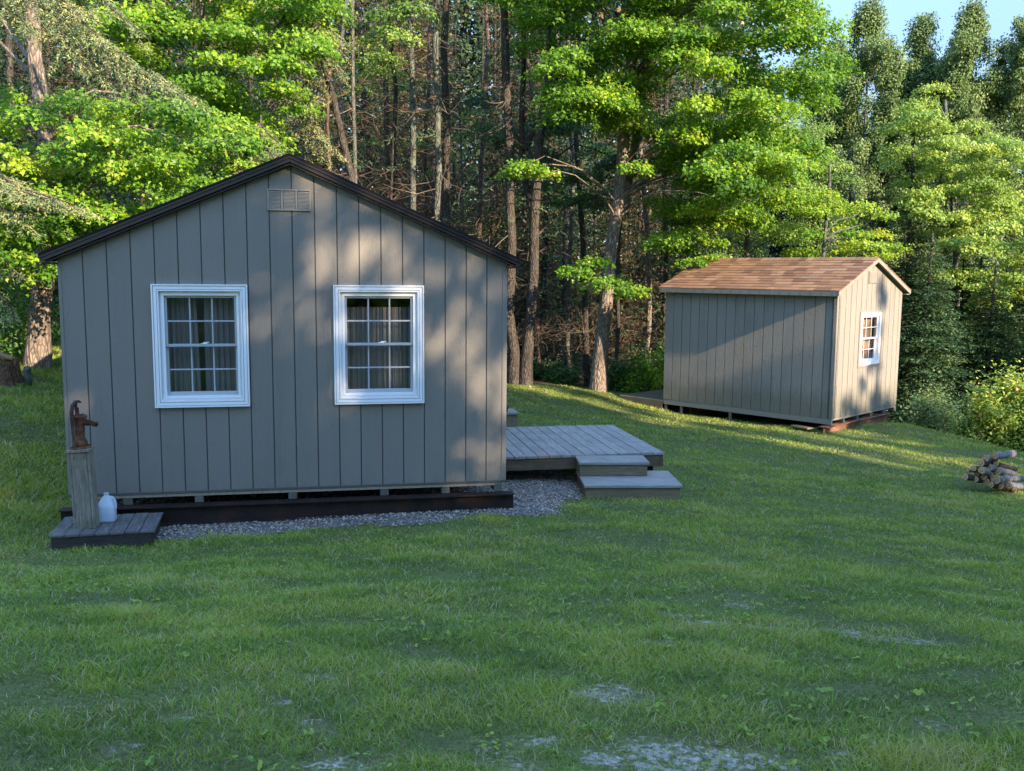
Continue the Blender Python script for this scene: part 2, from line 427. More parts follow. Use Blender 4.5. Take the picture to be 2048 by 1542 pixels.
def gravel_edge(x, y):
    """>0 inside the gravel bed round the cabin"""
    s, n = cab_local(x, y)
    wob = .07*vnoise(x, y, 5) + .04*vnoise(x, y, 17)
    front = n + .52 + wob - .12*np.clip((s-.9), 0, 3)*.4      # gravel starts 0.5 m before the front
    right = (4.05+.78) - s + wob*1.6 - .38*np.clip(n-.2, 0, 3)*.0
    left = s - .72 + wob
    under = np.where(n > .25, s - .04, left)
    corner = 1.08 - np.hypot(np.clip(s-3.7, 0, 9), np.clip(-n+.12, 0, 9)*1.65) + wob*2
    right2 = np.where(n < 2.6, 4.60 + .60*np.clip(n, 0, 1.1) - s + wob, 4.3 - s)
    m = np.minimum(np.minimum(front, right2), under)
    m = np.minimum(m, np.where(n < .3, corner, 9))
    return np.minimum(m, 5.2-n)

def build_ground():
    xs = np.concatenate([np.linspace(-320, -26, 22), np.arange(-24, -8, .5), np.arange(-8, 12, .12), np.arange(12, 28, .5), np.linspace(30, 320, 22)])
    ys = np.concatenate([np.linspace(-260, -16, 18), np.arange(-14, 2, .6), np.arange(2, 22, .1), np.arange(22, 44, .6), np.linspace(46, 420, 24)])
    X, Y = np.meshgrid(xs, ys)
    Z = ground(X.ravel(), Y.ravel()) + .012*vnoise(X.ravel(), Y.ravel(), 3.2)
    V = np.stack([X.ravel(), Y.ravel(), Z], 1)
    nx, ny = len(xs), len(ys)
    i, j = np.meshgrid(np.arange(nx-1), np.arange(ny-1))
    a = (j*nx+i).ravel()
    Fq = np.stack([a, a+1, a+nx+1, a+nx], 1)
    me = idx_mesh("ground", V, Fq, smooth=True)
    bm = bare_mask(V[:, 0], V[:, 1]); w = woods_mask(V[:, 0], V[:, 1])
    for nm, val in (("bare", bm), ("woods", w)):
        a_ = me.attributes.new(nm, 'FLOAT', 'POINT'); a_.data.foreach_set("value", val.astype(np.float32))
    m, nt, b = new_mat("lawn_soil")
    ab = N(nt, "ShaderNodeAttribute"); ab.attribute_name = "bare"
    aw = N(nt, "ShaderNodeAttribute"); aw.attribute_name = "woods"
    v = coords(nt)
    n1 = noise(nt, v, 1.1, 5, .6); n2 = noise(nt, v, 45, 4, .7); n3 = noise(nt, v, 11, 4, .6)
    soil = ramp(nt, n2, [(.3, (.060, .066, .026)), (.5, (.12, .14, .045)), (.7, (.19, .215, .08))])
    soil = mix(nt, ramp(nt, n1, [(.4, (0, 0, 0)), (.65, (.6, .6, .6))]), soil, (.09, .085, .05))
    dust = ramp(nt, n2, [(.3, (.18, .16, .125)), (.55, (.36, .33, .28)), (.8, (.60, .56, .50))])
    nf = noise(nt, v, 30, 5, .75)
    fac = ramp(nt, math_n(nt, 'ADD', ab.outputs['Fac'], math_n(nt, 'ADD', math_n(nt, 'MULTIPLY', math_n(nt, 'SUBTRACT', n3, .5), 1.6), math_n(nt, 'MULTIPLY', math_n(nt, 'SUBTRACT', nf, .5), 3.0))), [(.62, (0, 0, 0)), (.95, (1, 1, 1))])
    c = mix(nt, fac, soil, dust)
    litter = ramp(nt, n3, [(.3, (.02, .014, .009)), (.5, (.05, .034, .02)), (.7, (.09, .06, .035))])
    c = mix(nt, aw.outputs['Fac'], c, litter)
    nt.links.new(c, b.inputs['Base Color']); b.inputs['Roughness'].default_value = .95; b.inputs['Specular IOR Level'].default_value = .1
    bump(nt, n2, b, .5, .02)
    tag(link_mesh("ground", me, m), "green lawn and forest floor sloping down from the camera to the cabins", "ground", kind='structure')

def edge_y(x):
    """how far the mown lawn reaches (y) for every x"""
    X = np.array([-30, -12, -9.5, -8, -6, -3, 0, 1.2, 2.2, 3.4, 5.2, 7.2, 8.3, 9.5, 10.8, 12.5, 20])
    Y = np.array([24, 22, 25, 25, 17, 19.6, 20.4, 20.5, 20.7, 21.0, 20.5, 18.7, 17.6, 16.6, 15.0, 12., 6.])
    return np.interp(x, X, Y)
def woods_mask(x, y):
    return np.clip((y - edge_y(x) + .25*vnoise(x, y, 2.))/.5, 0, 1)
build_ground()

def grass_field():
    rng = np.random.default_rng(11)
    bands = [(2.3, 3.6, 11000), (3.6, 5, 9000), (5, 7, 6000), (7, 9.5, 3600), (9.5, 13, 2200), (13, 17, 1300), (17, 22, 1000), (22, 26, 700)]
    Pn = []; 
    for y0, y1, den in bands:
        x1 = .60*y1+.9
        n = int((y1-y0)*2*x1*den)
        x = rng.uniform(-x1, x1, n); y = rng.uniform(y0, y1, n)
        Pn.append(np.stack([x, y], 1))
        x2 = x1+3.0; n = int((y1-y0)*2*(x2-x1)*den*.42)          # thinner beyond the sides of the view
        xs_ = rng.uniform(x1, x2, n)*np.where(rng.random(n) < .5, -1, 1); Pn.append(np.stack([xs_, rng.uniform(y0, y1, n)], 1))
    Pn = np.concatenate(Pn)
    x, y = Pn.T
    s, n_ = cab_local(x, y); u, v = shed_local(x, y)
    bare = bare_mask(x, y)
    patch = vnoise(x, y, 1.7)*.5 + vnoise(x, y, 6.)*.5
    keep = rng.random(len(x)) > np.clip(bare*1.0-.08*rng.random(len(x)), 0, .80)
    keep &= rng.random(len(x)) < np.clip(.92+.25*patch, .72, 1)
    keep &= ~((gravel_edge(x, y) > 0) & (rng.random(len(x)) > .035))
    keep &= ~((s > 0) & (s < 4.3) & (n_ > -.1) & (n_ < 5))
    keep &= ~((s > -.02) & (s < .72) & (n_ > -.74) & (n_ < -.12))      # pump platform
    keep &= ~((s > 4.3) & (s < 6.15) & (n_ > 1.65) & (n_ < 3.5))     # under the deck
    keep &= ~((u > .1) & (u < 2.6) & (v > .1) & (v < 4.8))
    keep &= (y < edge_y(x) + .3*vnoise(x, y, 2.))
    x, y, patch, bare, s, n_ = (a[keep] for a in (x, y, patch, bare, s, n_))
    N_ = len(x)
    z = ground(x, y) + .012*vnoise(x, y, 3.2)
    d = np.hypot(x, y)
    h = rng.uniform(.014, .036, N_)*(1+.6*patch)*(1-.5*bare)
    tall = rng.random(N_) < .02; h[tall] *= rng.uniform(1.2, 1.7, tall.sum())
    # deeper tufts
    tuft = vnoise(x*1.3+7, y, 3.1) > .62
    h[tuft] *= 1.35
    # taller fringe at the left of the cabin and along walls
    left = (x < -4.3) & (y > 8); h[left] *= 1.7
    w = (.0018 + .0006*d)*rng.uniform(.7, 1.3, N_)
    az = rng.uniform(0, 2*np.pi, N_)
    lean = rng.uniform(.4, 1.7, N_)*h
    dx, dy = np.cos(az)*lean, np.sin(az)*lean
    wa = rng.uniform(0, 2*np.pi, N_); wx, wy = np.cos(wa)*w/2, np.sin(wa)*w/2
    B = np.stack([x, y, z-.004], 1)
    W = np.stack([wx, wy, np.zeros(N_)], 1)
    Mid = B + np.stack([dx*.35, dy*.35, h*.62], 1)
    Tip = B + np.stack([dx, dy, h], 1)
    V = np.stack([B-W, B+W, Mid+W*.8, Mid-W*.8, Tip+W*.12, Tip-W*.12], 1).reshape(-1, 3)
    base = np.arange(N_)*6
    Fq = np.stack([np.stack([base, base+1, base+2, base+3], 1), np.stack([base+3, base+2, base+4, base+5], 1)], 1).reshape(-1, 4)
    t = np.clip(.46 + .36*patch + rng.normal(0, .13, N_) - .10*tuft, 0, .86)
    dry = rng.random(N_) < (.09 + .35*np.clip(bare, 0, 1) + .10*(vnoise(x, y, 2.3) > .5)); t[dry] = rng.uniform(.9, 1, dry.sum())
    me = idx_mesh("grass", V, Fq, np.repeat(t, 2))
    mat = leaf_mat("grass_blades", [(0, (.090, .155, .030)), (.3, (.165, .275, .045)), (.55, (.275, .385, .065)), (.8, (.39, .46, .07)), (.9, (.48, .40, .20)), (1, (.58, .50, .33))], .4, (1.1, 1.05, .5), .45, .35)
    o = link_mesh("grass", me, mat)
    tag(o, "short mown green grass covering the lawn around the cabins", "grass", kind='stuff')
    # broad-leaved weeds and clover
    n = 2600
    y = rng.uniform(2.6, 12, n); x = rng.uniform(-1, 1, n)*(.6*y+.6)
    ok = (gravel_edge(x, y) < 0) & (vnoise(x, y, 1.3) > -.2); s, n_ = cab_local(x, y); ok &= ~((s > -.3) & (n_ > -.8) & (s < 4.2)) & ~((s > 4.2) & (s < 6.6) & (n_ > .5) & (n_ < 3.6))
    x, y = x[ok], y[ok]; n = len(x)
    z = ground(x, y)+.012*vnoise(x, y, 3.2)+rng.uniform(.012, .035, n)
    L = []
    T = []
    for q in range(4):
        a = rng.uniform(0, 6.28, n); r = rng.uniform(.005, .012, n); 
        cx, cy = x+np.cos(a)*r*1.4, y+np.sin(a)*r*1.4
        tilt = rng.normal(0, .35, (n, 2))
        ring = []
        for k in range(6):
            w = 2*np.pi*k/6
            ox, oy = np.cos(a)*np.cos(w)*r*1.3-np.sin(a)*np.sin(w)*r*.8, np.sin(a)*np.cos(w)*r*1.3+np.cos(a)*np.sin(w)*r*.8
            ring.append(np.stack([cx+ox, cy+oy, z+ox*tilt[:, 0]+oy*tilt[:, 1]], 1))
        L.append(np.stack(ring, 1).reshape(-1, 3)); T.append(np.clip(rng.normal(.5, .2, n), 0, .85))
    me = np_mesh("clover", np.concatenate(L), 6, np.concatenate(T))
    tag(link_mesh("clover", me, mat), "small round clover and weed leaves scattered through the lawn", "clover", kind='stuff')
grass_field()

def gravel_bed():
    rng = np.random.default_rng(3)
    # the bed itself, a thin mounded sheet
    n = 100000
    s = rng.uniform(-.6, 5.4, n); t = rng.uniform(-1.1, 5.0, n)
    x = C0[0]+D[0]*s+NB[0]*t; y = C0[1]+D[1]*s+NB[1]*t
    g = gravel_edge(x, y)
    vis = (t < 1.9) | (rng.random(n) < .35)
    k = (g > -.05) & vis & ~((s > -.25) & (s < .8) & (t > -.75) & (t < -.16)) & (rng.random(n) < np.clip(.25+(g+.05)*4, 0, 1))
    x, y, g = x[k], y[k], g[k]; n = len(x)
    z = ground(x, y) + .004 + .02*np.clip(g*4, 0, 1) + rng.uniform(-.004, .008, n)
    V0 = np.array([(1,0,0),(0,1,0),(-1,0,0),(0,-1,0),(0,0,1),(.6,.6,.55),(-.6,.55,.5),(-.55,-.6,.55),(.6,-.55,.5)])
    F0 = np.array([(0,1,5),(1,2,6),(2,3,7),(3,0,8),(0,5,8),(1,6,5),(2,7,6),(3,8,7),(4,8,5),(4,5,6),(4,6,7),(4,7,8)])
    sz = rng.uniform(.006, .014, n)[:, None]*rng.uniform(.7, 1.3, (n, 3)); sz[:, 2] *= .75
    a = rng.uniform(0, 6.28, n); ca, sa = np.cos(a), np.sin(a)
    jit = rng.uniform(.75, 1.2, (n, 9, 1))
    P = V0[None]*jit*sz[:, None, :]
    Q = np.stack([P[..., 0]*ca[:, None]-P[..., 1]*sa[:, None], P[..., 0]*sa[:, None]+P[..., 1]*ca[:, None], P[..., 2]], -1)
    tl = rng.normal(0, .35, (n, 1)); Q[..., 2] += Q[..., 0]*tl
    Q += np.stack([x, y, z], 1)[:, None]
    Fq = (F0[None]+np.arange(n)[:, None, None]*9).reshape(-1, 3)
    me = idx_mesh("gravel", Q.reshape(-1, 3), Fq, np.repeat(rng.random(n), 12))
    m, nt, b = new_mat("crushed_stone")
    at_ = N(nt, "ShaderNodeAttribute"); at_.attribute_name = "tint"
    c = ramp(nt, at_.outputs['Fac'], [(0, (.085, .07, .06)), (.35, (.19, .165, .145)), (.6, (.27, .235, .205)), (.8, (.34, .27, .21)), (1, (.52, .48, .43))])
    nt.links.new(c, b.inputs['Base Color']); b.inputs['Roughness'].default_value = .85
    tag(link_mesh("gravel", me, m), "grey crushed stone spread round the base of the cabin", "gravel", kind='stuff')
    # dirt sheet beneath the stones
    gs = np.linspace(-.2, 5.4, 90); gt = np.linspace(-1.0, 5.2, 90)
    S, T = np.meshgrid(gs, gt); S, T = S.ravel(), T.ravel()
    x = C0[0]+D[0]*S+NB[0]*T; y = C0[1]+D[1]*S+NB[1]*T
    g = gravel_edge(x, y)
    z = ground(x, y)+.012*vnoise(x, y, 3.2)*0 + np.where(g > 0, .004+.016*np.clip(g*4, 0, 1), -.10)
    i, j = np.meshgrid(np.arange(89), np.arange(89)); a = (j*90+i).ravel()
    me = idx_mesh("gravel_base", np.stack([x, y, z], 1), np.stack([a, a+1, a+91, a+90], 1), smooth=True)
    tag(link_mesh("gravel_base", me, plain_mat("stone_dust", (.13, .125, .12), .95, .1, .4, .6, 90)), "grey stone dust under the gravel by the cabin", "ground", kind='structure')
gravel_bed()

# ---------------------------------------------------------------- cabins
GR = .2032
def siding_wall(mb, width, z0, ztop, openings=(), groove=.011, depth=.009, off=0.0, y=0.0, thick=.09, zcut=None):
    """vertical boards standing proud of a recessed backing in the plane y; ztop(s) gives the roof line"""
    breaks = []
    k = 0
    x = off
    edges = [0.0]
    while x < width-.001:
        if x > .004: edges.append(x)
        x += GR
    edges.append(width)
    def strips(a, b, d):
        xs = sorted({a, b} | {o[q] for o in openings for q in (0, 1) if a < o[q] < b} | ({width/2} if a < width/2 < b else set()))
        for p, q in zip(xs[:-1], xs[1:]):
            mid = (p+q)/2
            zs = [(z0, None)]
            ops = sorted([o for o in openings if o[0] <= mid <= o[1]], key=lambda o: o[2])
            segs = []; cur = z0
            for o in ops:
                segs.append((cur, o[2])); cur = o[3]
            segs.append((cur, None))
            for lo, hi in segs:
                h0, h1 = (ztop(p), ztop(q)) if hi is None else (hi, hi)
                if min(h0, h1) <= lo + 1e-4: continue
                mb.add([(p, y+d, lo), (q, y+d, lo), (q, y+d, h1), (p, y+d, h0), (p, y+thick, lo), (q, y+thick, lo), (q, y+thick, h1), (p, y+thick, h0)],
                       [(0, 1, 2, 3), (5, 4, 7, 6), (1, 5, 6, 2), (4, 0, 3, 7), (3, 2, 6, 7), (4, 5, 1, 0)], mi=(1 if d > 0 else 0))
    for a, b in zip(edges[:-1], edges[1:]):
        ga = groove/2 if a > 0 else 0; gb = groove/2 if b < width-1e-6 else 0
        strips(a+ga, b-gb, 0.0)
        if gb: strips(b-gb, b+groove/2, depth)

def curtain_mesh(x0, x1, y, z0, z1, folds=7, amp=.014, x1b=None):
    mb = MB(); n = 60
    for i in range(n):
        vs = []
        for q in (i, i+1):
            t = q/n
            xt = x0+(x1-x0)*t; xb = x0+((x1b if x1b is not None else x1)-x0)*t
            yy = y+amp*math.sin(t*folds*6.283)+amp*.4*math.sin(t*folds*2.3*6.283+1)
            vs += [(xb, yy, z0), (xt, yy, z1)]
        mb.add([vs[0], vs[2], vs[3], vs[1]], [(0, 1, 2, 3)], smooth=True)
    return mb

def dh_window(parent, x0, x1, z0, z1, trim, recess, cols=3, rows=2, curtains=(), label=None, double=True, sill=False, mats=None, lockx=None):
    """double-hung window set in the plane y=0, outer trim edges x0..x1, z0..z1"""
    W_ = MB()
    def ring(a0, a1, c0, c1, w, y0, y1):
        # mitred frame: four prisms
        o = [(a0, c0), (a1, c0), (a1, c1), (a0, c1)]; i_ = [(a0+w, c0+w), (a1-w, c0+w), (a1-w, c1-w), (a0+w, c1-w)]
        g = .0008
        for k in range(4):
            p, q, r, t = o[k], o[(k+1) % 4], i_[(k+1) % 4], i_[k]
            W_.add([(p[0], y0, p[1]), (q[0], y0, q[1]), (r[0], y0, r[1]), (t[0], y0, t[1]), (p[0], y1, p[1]), (q[0], y1, q[1]), (r[0], y1, r[1]), (t[0], y1, t[1])],
                   [(0, 1, 2, 3), (4, 7, 6, 5), (0, 4, 5, 1), (3, 2, 6, 7), (1, 5, 6, 2), (0, 3, 7, 4)])
    t = trim
    if double:
        ring(x0, x1, z0, z1, t*.20, -.040, .0); ring(x0+t*.20, x1-t*.20, z0+t*.20, z1-t*.20, t*.10, -.018, 0); ring(x0+t*.30, x1-t*.30, z0+t*.30, z1-t*.30, t*.42, -.034, 0)
        ring(x0+t*.72, x1-t*.72, z0+t*.72, z1-t*.72, t*.08, -.016, .0); ring(x0+t*.80, x1-t*.80, z0+t*.80, z1-t*.80, t*.20, -.036, .0)
        ring(x0+t, x1-t, z0+t, z1-t, t*.32, .006, .05); ring(x0+t*1.32, x1-t*1.32, z0+t*1.32, z1-t*1.32, t*.34, -.006, .06)
        it = t*1.66
    else:
        ring(x0, x1, z0, z1, t, -.022, .05); it = t
    win = W_.build('window', mats[0], parent, label=label)
    a0, a1, c0, c1 = x0+it, x1-it, z0+it, z1-it
    mid = (c0+c1)/2 - .005
    sw = .022 if double else .028
    mun = .014 if double else .012
    for nm, (b0, b1, yy) in (('upper_sash', (mid-.004, c1, .018)), ('lower_sash', (c0, mid+.022, .045))):
        S = MB()
        S.bbox(a0, a0+sw, yy, yy+.026, b0, b1, .003); S.bbox(a1-sw, a1, yy, yy+.026, b0, b1, .003)
        S.bbox(a0+sw, a1-sw, yy+.001, yy+.025, b0, b0+(sw*1.5 if nm == 'lower_sash' else sw), .003)
        S.bbox(a0+sw, a1-sw, yy+.001, yy+.025, b1-sw, b1, .003)
        for c in range(1, cols):
            xc = a0+sw+(a1-a0-2*sw)*c/cols
            S.bbox(xc-mun/2, xc+mun/2, yy+.009, yy+.017, b0+sw, b1-sw, .002)
        for r in range(1, rows):
            zc = b0+sw+(b1-b0-2*sw)*r/rows
            S.bbox(a0+sw, a1-sw, yy+.008, yy+.0185, zc-mun/2, zc+mun/2, .002)
        S.build('sash', mats[1], win)
        G = MB(); G.add([(a0+sw*.8, yy+.020, b0+sw*.8), (a1-sw*.8, yy+.020, b0+sw*.8), (a1-sw*.8, yy+.020, b1-sw*.8), (a0+sw*.8, yy+.020, b1-sw*.8)], [(0, 1, 2, 3)])
        G.build('glass', M['glass'], win)
    if lockx is not None:
        L = MB(); L.bbox(lockx-.03, lockx+.03, .012, .04, mid+.017, mid+.026, .003); L.tube([(lockx-.005, .026, mid+.03), (lockx+.045, .018, mid+.036)], [.007, .005], 6)
        L.build('latch', mats[0], win)
    for args in curtains:
        cm, mm = args
        cm.build('curtain', mm, win)
    return win

def make_cabin():
    cx = empty('cabin', (C0[0], C0[1], 0), CYAW, label='large taupe plywood-sided cabin with two white-framed windows under a dark gable roof', cat='cabin')
    zb = -2.041; L = 4.9
    apex, slope, mid = .9807, .4307, 2.022
    zt = lambda s: apex - slope*abs(s-mid) + .02
    wins = [(.777, 1.619, -1.248, -.118), (2.397, 3.248, -1.248, -.118)]
    holes = [(a+.060, b-.060, c+.060, d-.060) for a, b, c, d in wins]
    F = MB(); siding_wall(F, CS, zb, zt, holes, off=0.0)
    F.build('front_wall', [M['siding'], M['groove']], cx)
    # the three other walls and floor
    O = MB()
    O.box(0, .09, .0905, L, zb, zt(0)); O.box(CS-.09, CS, .0905, L, zb, zt(CS))
    O.add([(.09, L-.09, zb), (CS-.09, L-.09, zb), (CS-.09, L-.09, zt(CS)), (mid, L-.09, zt(mid)), (.09, L-.09, zt(0)), (.09, L, zb), (CS-.09, L, zb), (CS-.09, L, zt(CS)), (mid, L, zt(mid)), (.09, L, zt(0))],
          [(0, 1, 2, 3, 4), (9, 8, 7, 6, 5), (0, 5, 6, 1), (1, 6, 7, 2), (2, 7, 8, 3), (3, 8, 9, 4), (4, 9, 5, 0)])
    O.build('side_wall', M['siding'], cx)
    I = MB(); I.box(.0, CS, .0, L, zb-.05, zb-.004)
    I.build('floor', M['interior'], cx)
    I2 = MB(); I2.box(.1, CS-.1, 1.3, 1.34, zb, .0); I2.build('partition', M['interior'], cx)
    NL = MB(); rn = random.Random(31)
    for k in range(0, 20, 2):
        for zz in np.arange(zb+.12, 1.0, .31):
            xn = k*GR+.055+rn.uniform(-.012, .012); z_ = zz+rn.uniform(-.03, .03)
            if xn > CS-.05 or z_ > zt(xn)-.08 or any(a-.02 < xn < b+.02 and c-.02 < z_ < d+.02 for a, b, c, d in wins) or (1.78 < xn < 2.24 and .52 < z_ < .79): continue
            NL.add([(xn+.0045*math.cos(w), -.0012, z_+.0045*math.sin(w)) for w in (0, 1.05, 2.09, 3.14, 4.19, 5.24)], [(0, 1, 2, 3, 4, 5)])
    NL.build('nail_heads', M['groove'], cx, kind='stuff')
    # corner trims
    for a in ((-.006, .022), (CS-.040, CS+.006)):
        T = MB(); T.bbox(a[0], a[1], -.0075, .0, zb+.0, zt(max(0, min(CS, a[0])))-.02, .002)
        T.build('corner_trim', M['siding'], cx)
    T = MB(); T.bbox(0.001, CS-.001, -.004, .012, zb-.026, zb-.001, .003); T.build('base_trim', M['groove'], cx)
    # roof: two slabs with shingle edge, drip edge and rake board
    R = MB(); oh = .075; ex = .128
    def slab(mb, t0, t1, y0, y1, e0=ex, mi=0):
        for sg in (-1, 1):
            xe = mid + sg*(mid+e0); ze = apex - slope*(mid+e0)
            d = t0/math.cos(math.atan(slope)); d2 = t1/math.cos(math.atan(slope))
            pts = [(mid, apex+d), (xe, ze+d), (xe, ze+d2), (mid, apex+d2)]
            mb.prism(pts if sg > 0 else pts[::-1], 'y', y0, y1, mi)
    slab(R, .060, .086, -oh-.012, L+.1, ex+.012)
    R.build('roof', M['dark_shingle'], cx)
    for nm in ('deck',):
        Sh = MB(); slab(Sh, .022, .058, -oh+.004, L+.08, ex); Sh.build('roof_sheathing', M['brown_trim'], cx)
    E1 = MB(); slab(E1, .046, .0605, -oh-.018, -oh+.010, ex+.014)
    E1.build('drip_edge', M['brown_metal'], cx)
    E2 = MB(); slab(E2, .014, .044, -oh-.006, -oh+.003, ex+.004)
    E2.build('rake_board', M['brown_metal'], cx)
    E3 = MB(); slab(E3, -.010, .002, -oh+.000, -.001, ex-.002); E3.build('soffit', M['brown_trim'], cx)
    # eave returns
    for sg in (-1, 1):
        xe = mid+sg*(mid+.0); B = MB()
        x0, x1 = sorted((mid+sg*(mid+.004), mid+sg*(mid+ex-.01)))
        zz = apex-slope*(mid+ex)
        B.box(x0, x1, -oh+.004, L, zz-.002, zz+.016); B.build('eave_soffit', M['brown_trim'], cx)
    # gable vent
    V = MB(); a0, a1, c0, c1 = 1.815, 2.205, .560, .755
    for p in ((a0, a1, c0, c0+.014), (a0, a1, c1-.014, c1), (a0, a0+.014, c0+.014, c1-.014), (a1-.014, a1, c0+.014, c1-.014)):
        V.bbox(p[0], p[1], -.019, -.001, p[2], p[3], .002)
    wv = (a1-a0)/3
    for k in (1, 2): V.bbox(a0+wv*k-.009, a0+wv*k+.009, -.018, -.001, c0+.014, c1-.014, .002)
    V.box(a0+.01, a1-.01, -.005, -.0012, c0+.01, c1-.01)
    vent = V.build('vent', M['vent'], cx)
    nl = 13
    S = MB()
    for k in range(nl):
        z = c0+.018+(c1-c0-.036)*k/nl
        for j in range(3):
            p, q = a0+wv*j+.014, a0+wv*(j+1)-.014
            S.add([(p, -.016, z), (q, -.016, z), (q, -.006, z+.012), (p, -.006, z+.012), (p, -.014, z-.002), (q, -.014, z-.002), (q, -.004, z+.010), (p, -.004, z+.010)],
                  [(0, 1, 2, 3), (4, 7, 6, 5), (0, 4, 5, 1), (2, 6, 7, 3), (1, 5, 6, 2), (0, 3, 7, 4)])
    S.build('louver', M['vent'], vent)
    # windows
    mats = (M['white'], M['sash'])
    for (a, b, c, d), lab, cur in ((wins[0], 'white window with a dark gap between its curtains', [(curtain_mesh(.84, 1.14, .16, -1.26, -.12, 6, x1b=1.165), M['curtain']), (curtain_mesh(1.205, 1.56, .16, -1.26, -.12, 6), M['curtain'])]),
                                   (wins[1], 'white window with drawn curtains and a jar on the inside ledge', [(curtain_mesh(2.44, 2.83, .16, -1.26, -.33, 8), M['curtain']), (curtain_mesh(2.832, 3.20, .162, -1.26, -.33, 7), M['curtain'])])):
        dh_window(cx, a, b, c, d, .062, 0, curtains=cur, label=lab, mats=mats, lockx=(a+b)/2+.02)
    # floor joists showing under the siding
    for px in (272, 401, 590, 771, 893, 998):
        s = {272: .50, 401: 1.133, 590: 1.99, 771: 2.86, 893: 3.46, 998: 3.985}[px]
        J = MB(); J.bbox(s-.040, s+.040, .004 if px != 998 else -.002, L-.1, zb-.117, zb-.0285, .004)
        J.build('floor_joist', M['joist'], cx)
    return cx
cabin = make_cabin()
# things inside on the ledge of the right-hand window
lx = lambda s, n, z: (C0[0]+D[0]*s+NB[0]*n, C0[1]+D[1]*s+NB[1]*n, z)

def ibeam(name, length, h, w, tf, mat, loc, rz, label, cat='beam', web=.012):
    B = MB()
    B.box(0, length, 0, w, 0, tf); B.box(0, length, 0, w, h-tf, h); B.box(.0, length, w/2-web/2, w/2+web/2, tf, h-tf)
    o = B.build(name, mat, None, label=label, cat=cat)
    o.location = loc; o.rotation_euler = (0, 0, rz)
    return o
ibeam('steel_beam', 4.20, .176, .13, .012, M['black_steel'], lx(-.07, -.11, -2.336), CYAW, 'dark steel beam lying under the front of the large cabin')
ibeam('steel_beam', 4.30, .176, .13, .012, M['black_steel'], lx(-.15, 4.2, -2.336), CYAW, 'dark steel beam under the far end of the large cabin')
B = MB(); B.bbox(0, .98, 0, .14, 0, .040, .004); B.bbox(.02, 1.02, -.01, .15, -.035, -.002, .004)
o = B.build('timber_block', M['frame_wood'], None, label='flat timber packing under the right end of the dark steel beam', cat='timber')
o.location = lx(2.98, -.12, -2.380); o.rotation_euler = (0, 0, CYAW)

# deck with its two box steps
def make_deck():
    x0, x1, y0, y1, zt = 4.09, 6.262, 1.475, 3.52, -2.1
    d = empty('deck', (C0[0], C0[1], 0), CYAW, label='low weathered grey plank deck beside the large cabin', cat='deck')
    B = MB(); x = x1; k = 0; rnd = random.Random(4)
    while x-.138 > x0-.05:
        B.bbox(x-.138, x-.003-.002, y0-.015+rnd.uniform(-.004, .004), y1+.01+rnd.uniform(-.004, .004), zt-.036+rnd.uniform(-.001, .001), zt+rnd.uniform(-.002, .001), .004); x -= .1405
    B.build('deck_boards', M['deck_wood'], d)
    Q = MB(); x = x1
    while x-.138 > x0-.05:
        for yy in (y0+.03, (y0+y1)/2, y1-.03):
            for xx in (x-.035, x-.105): Q.lathe([(.005, 0), (.005, .0025)], (xx, yy, zt), 6)
        x -= .1405
    Q.build('screws', M['black_steel'], d, kind='stuff')
    f = MB(); f.bbox(x0, x1-.045, y0, y0+.04, zt-.175, zt-.038, .004); f.build('frame_board', M['frame_wood'], d)
    f = MB(); f.bbox(x0, x1-.045, y1-.04, y1, zt-.175, zt-.038, .004); f.build('frame_board', M['frame_wood'], d)
    f = MB(); f.bbox(x1-.044, x1-.006, y0-.004, y1, zt-.178, zt-.038, .004); f.build('end_joist', M['red_wood'], d)
    for xx in (x1-.20, x0+.10):
        for yy in (y0+.06, y1-.16):
            p = MB(); z = gz(*(C0+D*xx+NB*yy)); p.bbox(xx, xx+.095, yy, yy+.095, z-.05, zt-.176, .004); p.build('post', M['dark_wood'], d)
make_deck()
def make_steps():
    d = empty('steps', (.90, 10.42, 0), .045, label='two-tier wooden box steps in front of the weathered deck', cat='steps')
    # upper box: tread x 0..(.84)
    def tier(x0, x1, y0, y1, zt, zb, names):
        t = MB(); t.bbox(x0-.015, x1+.02, y0-.025, (y0+y1)/2-.004, zt-.034, zt, .005); t.bbox(x0-.015, x1+.02, (y0+y1)/2+.003, y1, zt-.034, zt-.001, .005)
        t.build('tread', M['step_wood'], d)
        r = MB(); r.bbox(x0+.002, x1-.002, y0, y0+.034, zb, zt-.036, .004); r.build('riser', M['riser_wood'], d)
        for q in ((x0, x0+.034), (x1-.034, x1)):
            s = MB(); s.bbox(q[0]-.001, q[1]+.001, y0+.035, y1, zb, zt-.037, .004); s.build('side_board', M['riser_wood'], d)
    tier(-.12, .655, .02, .40, -2.113, -2.2785, 0)
    tier(-.11, .94, -.42, .32, -2.280, -2.46, 0)
    return d
make_steps()
# low box step by the back corner of the cabin, with a dried plant on it
d = empty('box_step', (-.5, 14.0, 0), CYAW, label='grey wooden box step beyond the deck, partly hidden by the large cabin', cat='step')
t = MB(); t.bbox(-.3, .62, -.02, .20, -2.134, -2.1, .004); t.bbox(-.3, .62, .205, .42, -2.134, -2.101, .004); t.build('tread', M['step_wood'], d)
t = MB(); t.bbox(-.28, .57, .0, .03, -2.5, -2.136, .004); t.build('riser', M['riser_wood'], d)
t = MB(); t.bbox(.545, .60, .03, .42, -2.5, -2.136, .004); t.build('side_board', M['riser_wood'], d); t = MB(); t.bbox(-.28, -.24, .03, .42, -2.5, -2.136, .004); t.build('side_board', M['riser_wood'], d)

